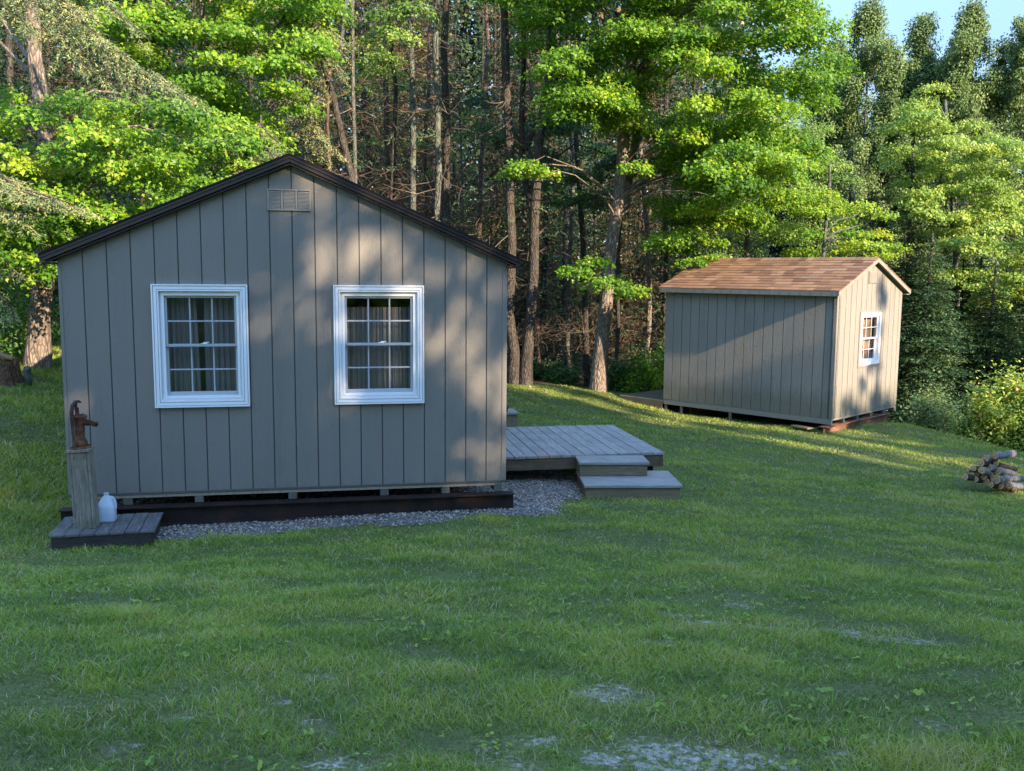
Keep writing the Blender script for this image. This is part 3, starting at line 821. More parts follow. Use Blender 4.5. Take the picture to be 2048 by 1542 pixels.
# pump platform, post, pump, jug
def make_pump():
    pl = empty('platform', (-3.86, 7.585, 0), .245, label='old grey plank platform on the grass under the hand pump', cat='platform')
    zt = -2.2; B = MB(); rnd = random.Random(2)
    x = 0
    ws = [.128, .115, .118, .118, .120, .118, .125]
    for k, w in enumerate(ws):
        B.bbox(x, x+w-.005, -.01+rnd.uniform(-.006, .006), .62+rnd.uniform(-.008, .008), zt-.024, zt+rnd.uniform(-.002, .002), .004); x += w
    B.build('planks', M['plat_wood'], pl)
    f = MB(); f.bbox(.02, x-.03, .0, .036, zt-.13, zt-.026, .004); f.bbox(.02, x-.03, .56, .60, zt-.13, zt-.026, .004); f.bbox(x-.066, x-.028, .037, .559, zt-.13, zt-.026, .004); f.bbox(.02, .058, .037, .559, zt-.13, zt-.026, .004)
    f.build('frame', M['dark_wood'], pl)
    # post
    po = empty('wooden_post', (-3.665, 7.875, -2.2), .20, label='square boxed grey timber post carrying the rusty hand pump', cat='post')
    h = .69; a = .085
    P = MB()
    P.bbox(-a+.022, a-.022, -a, -a+.02, 0, h-.024, .003); P.bbox(-a+.022, a-.022, a-.02, a, 0, h-.024, .003)
    P.bbox(-a, -a+.021, -a+.001, a, 0, h-.024, .003); P.bbox(a-.021, a, -a+.001, a, 0, h-.024, .003)
    P.build('boards', M['post_wood'], po)
    c = MB(); c.bbox(-a-.012, a+.006, -a-.012, a+.012, h-.024, h, .003); c.build('cap_board', M['post_wood'], po)
    for (nx, nz) in ((-.042, .62), (.045, .62), (-.04, .54), (.05, .54), (-.01, .13), (.03, .06)):
        n_ = MB(); n_.lathe([(.0045, 0), (.0045, .004)], seg=8); q = n_.build('nail', M['black_steel'], po); q.rotation_euler = (math.pi/2, 0, 0); q.location = (nx, -a+.001, nz)
    po.rotation_euler = (0, math.radians(-2.0), .20)
    # hand pump
    pu = empty('hand_pump', (-3.690, 7.875, -1.5105), .20, label='rusty cast-iron pitcher hand pump standing on the timber post', cat='pump')
    R = M['rust']
    b = MB(); b.lathe([(.090, 0), (.090, .006), (.078, .012), (.060, .016), (.056, .02)], seg=28)
    b.lathe([(.056, .016), (.060, .020), (.058, .055), (.050, .070), (.047, .078)], seg=24); b.build('base', R, pu)
    for w in (.6, 2.2, 3.9, 5.4):
        q = MB(); q.lathe([(.011, 0), (.011, .014), (.006, .016)], (.072*math.cos(w), .072*math.sin(w), .008), 6, smooth=False); q.build('bolt', R, pu)
    c = MB(); c.lathe([(.042, .076), (.043, .082), (.040, .088), (.040, .160), (.042, .163), (.042, .169), (.040, .172), (.042, .20), (.052, .245), (.060, .262), (.064, .268), (.064, .280), (.055, .283)], seg=28)
    c.build('barrel', R, pu)
    # open spout (trough) to the right
    s = MB(); npt = 6
    rows = []
    for i in range(npt+1):
        t = i/npt; x = .035+t*.105; zc = .245-.040*t - (.004*math.sin(t*9)); w = .034*(1-.35*t); dp = .045*(1-.45*t)
        rows.append([(x, -w, zc+.008), (x, -w*.8, zc-dp*.6), (x, 0, zc-dp), (x, w*.8, zc-dp*.6), (x, w, zc+.008), (x, w*.72, zc+.006), (x, w*.55, zc-dp*.45), (x, 0, zc-dp*.8), (x, -w*.55, zc-dp*.45), (x, -w*.72, zc+.006)])
    vs = [p for r in rows for p in r]
    fs = [(i*10+k, i*10+(k+1) % 10, (i+1)*10+(k+1) % 10, (i+1)*10+k) for i in range(npt) for k in range(10)]+[list(range(10)), list(range(npt*10, npt*10+10))[::-1]]
    s.add(vs, fs); s.tube([(.138, -.026, .222), (.144, -.012, .196), (.144, .012, .196), (.138, .026, .222)], .007, 8)
    s.build('spout', R, pu)
    # cap plate, lever bracket and handle hanging down in front
    k = MB(); k.bbox(-.030, .030, -.045, .045, .283, .291, .003); k.bbox(-.072, -.045, -.02, .02, .240, .268, .006); k.build('cap', R, pu)
    bk = MB(); bk.tube([(-.012, -.02, .287), (-.014, -.022, .33), (-.004, -.030, .355)], [.014, .012, .012], 8)
    bk.tube([(-.012, .02, .287), (-.014, .018, .33)], [.012, .010], 8); bk.tube([(-.014, -.04, .332), (-.014, .03, .332)], .009, 8); bk.build('bracket', R, pu)
    hd = MB(); hd.tube([(.022, .0, .392), (.004, -.008, .404), (-.018, -.03, .402), (-.034, -.058, .375), (-.040, -.076, .32), (-.038, -.082, .24), (-.034, -.084, .15), (-.030, -.088, .09), (-.026, -.094, .05), (-.024, -.098, .030)],
                        [.007, .011, .015, .017, .017, .014, .012, .012, .014, .017], 10)
    hd.tube([(-.012, -.03, .40), (-.014, -.03, .335)], [.010, .012], 8)
    hd.build('handle', M['rust_dark'], pu)
    # jug
    jm, nt, b = new_mat("milky_plastic")
    b.inputs['Base Color'].default_value = (.80, .86, .92, 1); b.inputs['Roughness'].default_value = .35
    b.inputs['Subsurface Weight'].default_value = .0
    tr = N(nt, "ShaderNodeBsdfTranslucent"); tr.inputs[0].default_value = (.8, .86, .92, 1); tp = N(nt, "ShaderNodeBsdfTransparent")
    m1 = N(nt, "ShaderNodeMixShader"); m1.inputs[0].default_value = .45; m2 = N(nt, "ShaderNodeMixShader"); m2.inputs[0].default_value = .22
    nt.links.new(b.outputs[0], m1.inputs[1]); nt.links.new(tr.outputs[0], m1.inputs[2]); nt.links.new(m1.outputs[0], m2.inputs[1]); nt.links.new(tp.outputs[0], m2.inputs[2]); nt.links.new(m2.outputs[0], nt.nodes['Material Output'].inputs[0])
    j = empty('jug', (-3.567, 8.055, -2.199), .25, label='translucent white plastic gallon jug of water beside the pump post', cat='jug')
    J = MB(); seg = 32
    prof = [(.060, 0), (.070, .004), (.074, .014), (.0745, .10), (.073, .135), (.066, .165), (.050, .195), (.030, .222), (.020, .232), (.0195, .246), (.0215, .247), (.0215, .255), (.018, .256)]
    vs = []
    for r, z in prof:
        p_ = 4.0 if z < .14 else (4.0-2*min(1, (z-.14)/.07))
        for q in range(seg):
            w = 2*math.pi*q/seg; cw, sw = math.cos(w), math.sin(w)
            rr = r/((abs(cw)**p_+abs(sw)**p_)**(1/p_))
            x, y = rr*cw, rr*sw
            if .06 < z < .20 and x > .03 and abs(y) < .04: x -= .020*math.sin((z-.06)/.14*math.pi)    # hollow under the handle
            vs.append((x, y, z))
    n = len(prof)
    J.add(vs, [(i*seg+q, i*seg+(q+1) % seg, (i+1)*seg+(q+1) % seg, (i+1)*seg+q) for i in range(n-1) for q in range(seg)], smooth=True)
    J.add(vs[:seg], [list(range(seg))[::-1]])
    J.build('bottle', jm, j)
    H = MB(); H.tube([(.026, 0, .218), (.048, 0, .212), (.064, 0, .185), (.071, 0, .150), (.0725, 0, .118)], [.010, .012, .0125, .012, .011], 12); H.build('handle', jm, j)
    wm, nt, b = new_mat("milky_water"); b.inputs['Base Color'].default_value = (.62, .72, .82, 1); b.inputs['Roughness'].default_value = .2
    Wt = MB(); Wt.bbox(-.066, .044, -.064, .064, .006, .155, .012); Wt.build('water', wm, j)
make_pump()

# ---------------------------------------------------------------- shed
def make_shed():
    sh = empty('shed', (S0[0], S0[1], 0), SYAW, label='small taupe plywood-sided shed with a reddish shingle gable roof and one window', cat='shed')
    W, L = 2.70, 3.66; zb = -2.521; mid = W/2; apex = .293; slope = .40
    zt = lambda s: apex-slope*abs(s-mid)
    win = (.944, 1.775, -1.625, -.66)
    F = MB(); siding_wall(F, W, zb, zt, [(win[0]+.05, win[1]-.05, win[2]+.05, win[3]-.05)], off=.13, groove=.012)
    F.build('gable_wall', [M['shed_siding'], M['groove']], sh)
    # long wall facing the lawn, in plane x=0 : build in its own frame and turn
    G = MB(); siding_wall(G, L, zb, lambda s: zt(0)-.005, [], off=.0, groove=.012)
    o = G.build('side_wall', [M['shed_siding'], M['groove']], sh)
    # local x of this piece runs along +y (length) mirrored: place with rotation so that its outside looks to -x
    o.rotation_euler = (0, 0, -math.pi/2); o.location = (0, L, 0)
    O = MB(); O.box(W-.09, W, .0905, L, zb, zt(W)-.004)
    O.add([(.09, L-.09, zb), (W-.09, L-.09, zb), (W-.09, L-.09, zt(W)), (mid, L-.09, apex), (.09, L-.09, zt(0)), (.09, L, zb), (W-.09, L, zb), (W-.09, L, zt(W)), (mid, L, apex), (.09, L, zt(0))],
          [(0, 1, 2, 3, 4), (9, 8, 7, 6, 5), (0, 5, 6, 1), (1, 6, 7, 2), (2, 7, 8, 3), (3, 8, 9, 4), (4, 9, 5, 0)])
    O.build('back_wall', M['shed_siding'], sh)
    I = MB(); I.box(.01, W-.01, .01, L-.01, zb-.03, zb-.002); I.build('floor', M['interior'], sh)
    T = MB(); T.bbox(-.008, .055, -.008, .0, zb, zt(0)-.03, .002); T.bbox(-.008, .0, .0005, .055, zb, zt(0)-.03, .002)
    T.build('corner_trim', M['shed_siding'], sh)
    # skirt board, joist ends
    K = MB(); K.bbox(.004, .04, .002, L-.002, zb-.105, zb-.003, .004); K.bbox(W-.04, W-.004, .002, L-.002, zb-.105, zb-.003, .004); K.build('rim_joist', M['grey_paint'], sh)
    K = MB(); K.bbox(.002, W-.002, .004, .030, zb-.034, zb-.003, .003); K.build('end_sill', M['grey_paint'], sh)
    for x in (.50, 1.05, 1.62, 2.17):
        J = MB(); J.bbox(x-.032, x+.032, .006, L-.05, zb-.118, zb-.036, .004); J.build('floor_joist', M['pale_wood'] if 0 else M['joist'], sh)
    J = MB(); J.bbox(W-.075, W-.045, .004, L-.05, zb-.104, zb-.036, .004); J.build('floor_joist', M['joist'], sh)
    # roof: architectural shingles laid in courses
    m, nt, b = new_mat("red_brown_shingle")
    at_ = N(nt, "ShaderNodeAttribute"); at_.attribute_name = "tint"
    c = ramp(nt, at_.outputs['Fac'], [(0, (.16, .092, .060)), (.3, (.25, .142, .088)), (.6, (.32, .185, .112)), (.85, (.40, .25, .155)), (1, (.26, .18, .13))])
    n_ = noise(nt, coords(nt), 260, 2, .8)
    c = mix(nt, ramp(nt, n_, [(.35, (.5, .5, .5)), (.6, (0, 0, 0))]), c, (.09, .05, .04))
    nt.links.new(c, b.inputs['Base Color']); b.inputs['Roughness'].default_value = .95; b.inputs['Specular IOR Level'].default_value = .1
    bump(nt, n_, b, .6, .004)
    rng = random.Random(8)
    e = .150; top = apex+.055; run = mid+e; sl = math.hypot(1, slope); ang = math.atan(slope)
    vs = []; fs = []; tn = []
    for sg in (-1, 1):
        nc = 12; cw = run*sl/nc
        for k in range(nc+1):
            yy = -.105+rng.uniform(-.2, 0)
            ln = L+.09
            first = True
            while yy < ln:
                w = rng.choice([.12, .16, .2, .26, .32]); y0 = max(yy, -.105); y1 = min(yy+w, ln); yy += w
                if y1-y0 < .01: continue
                lift = rng.choice([.005, .005, .009, .010])
                # distance down from the ridge
                d1 = (k+1)*cw + rng.uniform(-.002, .002) if k < nc else None
                if k == nc: break
                d0 = max(0, k*cw-.01)
                def P(d, h, y):
                    return (mid+sg*(d*math.cos(ang)+h*math.sin(ang)*0), y, top-d*math.sin(ang)+h)
                b0 = len(vs)
                vs += [P(d0, .001, y0), P(d0, .001, y1), P(d1, lift+.004, y1), P(d1, lift+.004, y0), P(d0, -.010, y0), P(d0, -.010, y1), P(d1, -.010, y1), P(d1, -.010, y0)]
                fq = [(0, 1, 2, 3), (4, 7, 6, 5), (3, 2, 6, 7), (0, 3, 7, 4), (1, 5, 6, 2)]
                fs += [[b0+i for i in f] for f in fq]; tt = min(1, max(0, rng.gauss(.5, .22))); tn += [tt]*5
    # ridge caps
    yy = -.11
    while yy < L+.08:
        b0 = len(vs); y1 = min(yy+.15, L+.09)
        for y_ in (yy, y1):
            vs += [(mid-.15, y_, top-.15*slope+.012), (mid, y_, top+.016), (mid+.15, y_, top-.15*slope+.012)]
        fs += [[b0, b0+1, b0+4, b0+3], [b0+1, b0+2, b0+5, b0+4]]; tn += [rng.random()]*2; yy += .14
    me = bpy.data.meshes.new('roof'); me.from_pydata(vs, [], fs)
    a = me.attributes.new("tint", 'FLOAT', 'FACE'); a.data.foreach_set("value", tn)
    rf = link_mesh('roof', me, m, sh)
    Sh = MB()
    for sg in (-1, 1):
        xe = mid+sg*(run-.008); ze = top-slope*(run-.008)
        pts = [(mid, top-.011), (xe, ze-.011), (xe, ze-.045), (mid, top-.045)]
        Sh.prism(pts if sg > 0 else pts[::-1], 'y', -.085, L+.07)
    Sh.build('roof_sheathing', M['grey_paint'], sh)
    # rake boards on the gable (pale), fascia along the eave
    Rk = MB()
    for sg in (-1, 1):
        xe = mid+sg*(run+.002); ze = top-slope*(run+.002)
        pts = [(mid, top-.004), (xe, ze-.004), (xe, ze-.078), (mid, top-.078)]
        Rk.prism(pts if sg > 0 else pts[::-1], 'y', -.100, -.0855)
    Rk.build('rake_board', M['shed_siding'], sh)
    ze = top-slope*run
    Fa = MB(); Fa.bbox(-e, -e+.02, -.085, L+.06, ze-.092, ze-.014, .003); Fa.bbox(W+e-.02, W+e, -.085, L+.06, ze-.092, ze-.014, .003)
    for k in range(19):
        yk = .02+k*GR
        Fa.box(-e-.0015, -e+.001, yk, yk+.004, ze-.088, ze-.018, mi=1)
    Fa.build('fascia', [M['grey_paint'], M['groove']], sh)
    So = MB(); So.box(-e+.021, -.010, -.084, L+.05, ze-.088, ze-.074); So.box(W+.002, W+e-.021, -.084, L+.05, ze-.088, ze-.074); So.build('soffit', M['grey_paint'], sh)
    # vent
    V = MB(); V.bbox(1.18, 1.52, -.014, -.001, -.12, .10, .003)
    vt = V.build('vent', M['shed_siding'], sh)
    S = MB()
    for k in range(9): S.bbox(1.20, 1.50, -.020, -.0145, -.108+k*.0225, -.097+k*.0225, .002)
    S.build('louver', M['shed_siding'], vt)
    # window with muntins, tan and pale curtains behind
    wt = MB(); wt.bbox(win[0]-.045, win[1]+.02, -.012, -.001, win[2]-.045, win[3]+.035, .003); 
    # backing strip frame drawn as four strips so that the opening stays clear
    wt = MB()
    wt.bbox(win[0]-.04, win[0]+.004, -.013, -.001, win[2]-.04, win[3]+.03, .003); wt.bbox(win[1]-.004, win[1]+.03, -.013, -.001, win[2]-.04, win[3]+.03, .003)
    wt.bbox(win[0]+.0045, win[1]-.0045, -.013, -.001, win[2]-.04, win[2]+.004, .003); wt.bbox(win[0]+.0045, win[1]-.0045, -.013, -.001, win[3]-.004, win[3]+.03, .003)
    wt.build('window_surround', M['shed_siding'], sh)
    dh_window(sh, win[0], win[1], win[2], win[3], .060, 0, double=False, curtains=[(curtain_mesh(win[0]+.02, win[0]+.30, .14, win[2], win[3], 5), M['blind']), (curtain_mesh(win[0]+.33, win[1]-.02, .15, win[2], win[3], 6), M['curtain_tan'])], mats=(M['white'], M['white']), label=None)
make_shed()
sx = lambda u, v, z: (S0[0]+SG[0]*u+SL[0]*v, S0[1]+SG[1]*u+SL[1]*v, z)
ibeam('steel_beam', 2.62, .185, .15, .014, M['rust_steel'], sx(-.20, -.03, -2.825), SYAW, 'rusty orange steel beam under the gable end of the small shed')
ibeam('steel_beam', 2.6, .18, .15, .014, M['rust_steel'], sx(.25, 3.1, -2.825), SYAW, 'rusty steel beam hidden under the far end of the small shed')
for (u, v, w, l, z, zz, lab) in ((-.02, .55, .05, .05, -2.9, -2.63, 'thin timber stake under the long side of the small shed, nearest the rusty beam'), (.0, 3.05, .05, .05, -2.9, -2.63, 'thin timber stake under the middle of the shed side'), (.0, 3.58, .05, .05, -2.9, -2.63, 'thin timber stake under the shed side next to its low deck')):
    v = {.55: 2.05, 3.05: 3.2, 3.58: 3.58}[v]
    s_ = MB(); s_.bbox(0, w, 0, l, -.05, zz-z, .003); o = s_.build('stake', M['joist'], None, label=lab, cat='stake'); o.location = sx(u+.01, v, z+.02); o.rotation_euler = (0, 0, SYAW)
pl = MB(); pl.bbox(0, .45, 0, .14, 0, .03, .004); o = pl.build('plank', M['pale_wood'], None, label='short pale plank lying in the shadow under the near corner of the shed', cat='plank'); o.location = sx(-.10, .28, -2.72); o.rotation_euler = (0, 0.03, SYAW+1.2)
dk = empty('deck', (S0[0], S0[1], 0), SYAW, label='low brownish plank deck at the far end of the small shed', cat='deck')
b_ = MB()
x = 0
while x < 2.6:
    b_.bbox(x, x+.136, 3.68, 4.80, -2.585, -2.555, .003); x += .14
b_.build('deck_boards', M['shed_deck'], dk)
b_ = MB(); b_.bbox(.0, .036, 3.69, 4.79, -2.80, -2.587, .004); b_.bbox(.037, 2.62, 4.755, 4.79, -2.80, -2.587, .004); b_.build('frame', M['frame_wood'], dk)

# ---------------------------------------------------------------- firewood logs
def make_logs():
    bark = bark_mat("birch_log_bark", [(.10, .095, .10), (.25, .24, .25), (.55, .54, .55)], 26)
    bark2 = bark_mat("dark_log_bark", [(.03, .025, .022), (.07, .055, .05), (.14, .12, .11)], 26)
    m, nt, b = new_mat("sawn_end")
    tc = N(nt, "ShaderNodeTexCoord")
    w = N(nt, "ShaderNodeTexWave", wave_type='RINGS', rings_direction='X'); w.inputs['Scale'].default_value = 14; w.inputs['Distortion'].default_value = 2.5; w.inputs['Detail'].default_value = 2
    nt.links.new(tc.outputs['Object'], w.inputs['Vector'])
    c = ramp(nt, w.outputs[0], [(0, (.30, .16, .07)), (.6, (.54, .32, .15)), (1, (.64, .42, .22))])
    c = mix(nt, ramp(nt, noise(nt, coords(nt), 22, 4), [(.5, (0, 0, 0)), (.7, (.7, .7, .7))]), c, (.09, .05, .03))
    nt.links.new(c, b.inputs['Base Color']); b.inputs['Roughness'].default_value = .9
    SC = 12.85
    # pixel centre of the sawn end in the zoomed crop, radius, length, depth offset, bark kind, label
    Lg = [(1140,405,92,.62,.0,0,'thick pale birch log lying on the very top of the log pile'),
          (912,465,88,.40,.0,0,'round-ended log second from the top, against the thick birch log'),
          (800,590,82,.45,.0,1,'brown log on the left shoulder of the pile, one below the top pair'),
          (1180,610,66,.60,.0,1,'narrow dark curved log just under the thick top birch log'),
          (1010,705,90,.45,.0,0,'log in the middle of the pile, above the pale round end'),
          (812,778,90,.45,-.06,0,'palest round-ended log at the centre left of the pile'),
          (600,728,66,.30,.0,1,'small log on the left slope of the pile'),
          (1230,800,92,.60,-.02,0,'pale birch log at mid height on the right of the pile'),
          (460,790,50,.40,.1,0,'thin pale log sticking out behind the left end of the pile'),
          (385,945,78,.35,-.03,1,'dark log at the far left foot of the pile'),
          (560,880,60,.35,.05,1,'mossy log tucked above the left foot of the pile'),
          (690,890,60,.35,.05,1,'black log in the shaded hollow of the pile'),
          (860,950,75,.35,.0,1,'weathered log low in the centre of the pile'),
          (1045,890,62,.40,.02,1,'small brown log under the middle of the pile'),
          (1170,1010,112,.60,-.06,0,'largest greenish round end low in the pile'),
          (1360,985,78,.85,.0,0,'long pale birch log at lower right, second from the ground'),
          (1045,1150,68,.35,-.05,1,'small tan log end resting on the grass in front'),
          (1290,1180,82,.35,-.04,1,'split brown log end at the front of the pile on the grass'),
          (1500,1170,85,.80,.0,0,'lowest long white birch log at the right foot of the pile'),
          (1650,1265,52,.4,-.05,1,'reddish small log end at the right foot of the pile'),
          (930,1060,70,.35,.0,1,'reddish dark log near the ground in the centre of the pile'),
          (640,1010,80,.35,.02,1,'dark flat log near the ground at the left of the pile')]
    dirv = Vector((.70, .70, -.17)).normalized()
    rnd = random.Random(6)
    for (a, c_, r, ln, dy, kind, lab) in Lg:
        p = at(1900+a/SC, 880+c_/SC, 12.35+dy+ (a-900)*.00020)
        rr = r/SC/F_PX*12.4*1.12
        dv = (dirv + Vector((rnd.uniform(-.08, .08), rnd.uniform(-.08, .08), rnd.uniform(-.06, .03)))).normalized()
        if lab.startswith('thick pale'): dv = Vector((.76, .64, -.07)).normalized()
        if 'curved' in lab: dv = Vector((.8, .6, -.25)).normalized()
        e = empty('log', tuple(p), 0, label=lab, cat='log', group='firewood logs piled on the lawn')
        n = 7; seg = 14
        q = dv.to_track_quat('X', 'Z')
        B = MB(); vs = []
        bend = rnd.uniform(-.03, .03) if 'curved' not in lab else .05
        for i in range(n):
            t = i/(n-1)
            for k in range(seg):
                w_ = 2*math.pi*k/seg; r_ = rr*(1+.05*math.sin(3*w_+a)+.03*rnd.uniform(-1, 1))*(1-.10*t)
                vs.append((t*ln, r_*math.cos(w_)+bend*math.sin(t*3.1), r_*math.sin(w_)))
        B.add(vs, [(i*seg+k, i*seg+(k+1) % seg, (i+1)*seg+(k+1) % seg, (i+1)*seg+k) for i in range(n-1) for k in range(seg)], smooth=True)
        bo = B.build('bark', bark if kind == 0 else bark2, e); bo.rotation_mode = 'QUATERNION'; bo.rotation_quaternion = q
        for side in (0, n-1):
            E_ = MB(); xx = -.003 if side == 0 else .003
            vv = [(v[0]+xx, v[1]*(.90 if side == 0 else .9), v[2]*.90) for v in vs[side*seg:(side+1)*seg]]
            v2 = [(v[0], v[1], v[2]) for v in vs[side*seg:(side+1)*seg]]
            E_.add(vv, [list(range(seg))]); E_.add(vv+v2, [(k, (k+1) % seg, seg+(k+1) % seg, seg+k) for k in range(seg)])
            eo = E_.build('sawn_end', m, e); eo.rotation_mode = 'QUATERNION'; eo.rotation_quaternion = q
make_logs()

# ---------------------------------------------------------------- foliage
MAPLE = np.array([(0,0),(.56,.30),(.24,.50),(0,1.0),(-.24,.50),(-.56,.30)])
OVAL = np.array([(0,0),(.27,.3),(.24,.65),(0,1),(-.24,.65),(-.27,.3)])
DIAM = np.array([(0,0),(.5,.4),(0,1),(-.5,.4)])
def unit(v): return v/(np.linalg.norm(v, axis=-1, keepdims=True)+1e-9)
def leaf_faces(P, Nn, T, size, shape, fold=.22):
    Nn = unit(Nn); T = unit(T - Nn*(T*Nn).sum(-1, keepdims=True)); B = np.cross(Nn, T)
    size = np.asarray(size).reshape(-1, 1)
    out = np.empty((len(P), len(shape), 3))
    for i, (a, c) in enumerate(shape):
        out[:, i] = P + (B*a + T*c - Nn*abs(a)*fold - Nn*(c*c)*.18)*size
    return out.reshape(-1, 3)
def spray(rng, c, R, n, droop=.55, asp=.8, az=None, thick=.09, jit=.48):
    """one layered maple spray: leaves on a drooping, ragged, flattened fan of twigs"""
    az = rng.uniform(0, 6.28) if az is None else az
    th = rng.uniform(0, 2*np.pi, n)
    nf = rng.integers(5, 9)
    fingers = np.abs(np.sin(th*nf/2+rng.uniform(0, 6)))**.8
    lob = .45+.55*fingers*(.8+.2*np.sin(th*2+rng.uniform(0, 6)))
    r = np.sqrt(rng.random(n))*R*lob
    ex, ey = np.cos(th)*r, np.sin(th)*r*asp
    x = ex*math.cos(az)-ey*math.sin(az); y = ex*math.sin(az)+ey*math.cos(az)
    q = np.hypot(x, y)/R
    z = -droop*R*.55*q**2 + rng.normal(0, thick*R, n) + .05*R*np.sin(x*9/R+az)*np.cos(y*8/R)
    o = np.stack([x, y, np.zeros(n)], 1)/(np.hypot(x, y)[:, None]+1e-6)
    Nn = np.array([0, 0, .75]) + o*(droop*1.1*q)[:, None] + rng.normal(0, jit, (n, 3)) + np.array([SUN_H.x*.45, SUN_H.y*.45, 0])
    T = o + rng.normal(0, .45, (n, 3)) + np.array([0, 0, -.45])
    return np.stack([x, y, z], 1)+c, Nn, T
def crown_from(rng, sprays, per, leaf=(.075, .13), shape=MAPLE, droop=.55, tint=.45, tvar=.21, dens=3.7, lsc=.63, **k):
    Ps, Ns, Ts, tt = [], [], [], []
    for (c, R) in sprays:
        n = max(12, int(per*R*R*dens))
        p, nn, t = spray(rng, np.asarray(c), R, n, droop=droop*rng.uniform(.6, 1.4), **k)
        Ps.append(p); Ns.append(nn); Ts.append(t); tt.append(np.clip(rng.normal(tint+rng.normal(0, .13), tvar, n), 0, 1))
    P, Nn, T = np.concatenate(Ps), np.concatenate(Ns), np.concatenate(Ts)
    s = rng.uniform(leaf[0], leaf[1], len(P))*lsc
    return leaf_faces(P, Nn, T, s, shape), np.concatenate(tt)
def in_poly(px, py, poly):
    inside = False; j = len(poly)-1
    for i in range(len(poly)):
        if (poly[i][1] > py) != (poly[j][1] > py) and px < (poly[j][0]-poly[i][0])*(py-poly[i][1])/(poly[j][1]-poly[i][1]+1e-9)+poly[i][0]: inside = not inside
        j = i
    return inside
def region(rng, poly, n, d0, d1, R0, R1, mind=.5):
    xs = [p[0] for p in poly]; ys = [p[1] for p in poly]; out = []; tries = 0
    while len(out) < n and tries < n*60:
        tries += 1
        px, py = rng.uniform(min(xs), max(xs)), rng.uniform(min(ys), max(ys))
        if not in_poly(px, py, poly): continue
        c = at(px, py, rng.uniform(d0, d1)); R = rng.uniform(R0, R1)
        if any(np.sum(((c-o[0])*np.array([1, .7, 2.2]))**2) < (mind*(R+o[1])/2)**2 for o in out): continue
        out.append((c, R))
    return out

LM = {
 'maple': leaf_mat("maple_leaves", [(0, (0.062, 0.153, 0.020)), (.35, (0.124, 0.271, 0.026)), (.6, (0.218, 0.397, 0.030)), (.85, (0.395, 0.522, 0.039)), (1, (0.399, 0.440, 0.050))], .45, (1.25, 1.2, .45), .42, .35),
 'maple_dark': leaf_mat("shaded_maple_leaves", [(0, (0.029, 0.088, 0.032)), (.4, (0.058, 0.157, 0.042)), (.7, (0.096, 0.216, 0.045)), (1, (0.192, 0.304, 0.064))], .35, (1.2, 1.1, .5), .42, .35),  # darker copy of the maple leaves, deep shade put into the colour
 'light': leaf_mat("pale_green_leaves", [(0, (0.095, 0.192, 0.037)), (.4, (0.172, 0.303, 0.055)), (.7, (0.275, 0.415, 0.074)), (1, (0.466, 0.526, 0.111))], .4, (1.15, 1.1, .55), .45, .35),
 'poplar': leaf_mat("poplar_leaves", [(0, (0.100, 0.138, 0.040)), (.5, (0.151, 0.240, 0.095)), (.85, (0.254, 0.342, 0.135)), (1, (0.338, 0.404, 0.162))], .35, (1.15, 1.1, .5), .5, .2),
 'spruce': leaf_mat("spruce_needles", [(0, (0.034, 0.068, 0.041)), (.4, (0.071, 0.128, 0.068)), (.75, (0.145, 0.204, 0.093)), (1, (0.289, 0.238, 0.119))], .12, None, .55, .3),
 'spruce_pale': leaf_mat("pale_spruce_needles", [(0, (0.101, 0.168, 0.082)), (.4, (0.203, 0.286, 0.142)), (.7, (0.369, 0.413, 0.165)), (1, (0.552, 0.433, 0.179))], .25, (1.1, 1.1, .6), .6, .1),
 'hemlock': leaf_mat("dark_conifer_needles", [(0, (0.017, 0.046, 0.026)), (.5, (0.037, 0.091, 0.040)), (.85, (0.079, 0.157, 0.050)), (1, (0.143, 0.186, 0.071))], .15, None, .5, .3),
 'brown': leaf_mat("dead_brown_needles", [(0, (0.053, 0.039, 0.024)), (.35, (0.128, 0.083, 0.045)), (.6, (0.240, 0.143, 0.075)), (.8, (0.075, 0.112, 0.045)), (1, (0.135, 0.180, 0.060))], .15, None, .7, .2),
 'far': leaf_mat("far_forest_leaves", [(0, (0.019, 0.038, 0.023)), (.45, (0.042, 0.085, 0.034)), (.7, (0.095, 0.133, 0.048)), (.85, (0.171, 0.104, 0.057)), (1, (0.285, 0.190, 0.104))], .15, None, .6, .2),  # dark base colour stands in for deep shade between the trunks
 'bush': leaf_mat("bush_leaves", [(0, (0.124, 0.218, 0.045)), (.4, (0.248, 0.377, 0.068)), (.75, (0.455, 0.555, 0.105)), (.93, (0.650, 0.650, 0.150)), (1, (0.650, 0.397, 0.195))], .4, (1.1, 1.05, .6), .45, .35),
}
BK = {
 'maple': bark_mat("maple_bark", [(.11, .085, .07), (.25, .20, .165), (.40, .33, .28)], 13, (.30, .31, .26), .6),
 'dark': bark_mat("dark_conifer_bark", [(.045, .038, .033), (.09, .075, .065), (.15, .125, .11)], 16, (.13, .15, .12), .58),
 'grey': bark_mat("grey_spruce_bark", [(.075, .072, .062), (.145, .14, .122), (.22, .21, .18)], 18, (.17, .20, .16), .5),
 'red': bark_mat("reddish_pine_bark", [(.085, .058, .045), (.16, .11, .085), (.25, .18, .14)], 16),
 'twig': plain_mat("dead_twig", (.155, .115, .088), .9, .1, .45, 0, 3),
 'twig_dark': plain_mat("dark_twig", (.07, .055, .045), .9, .1, .35, 0, 3),
}
def crown_mesh(name, V, k, tint): return np_mesh(name, V, k, tint)

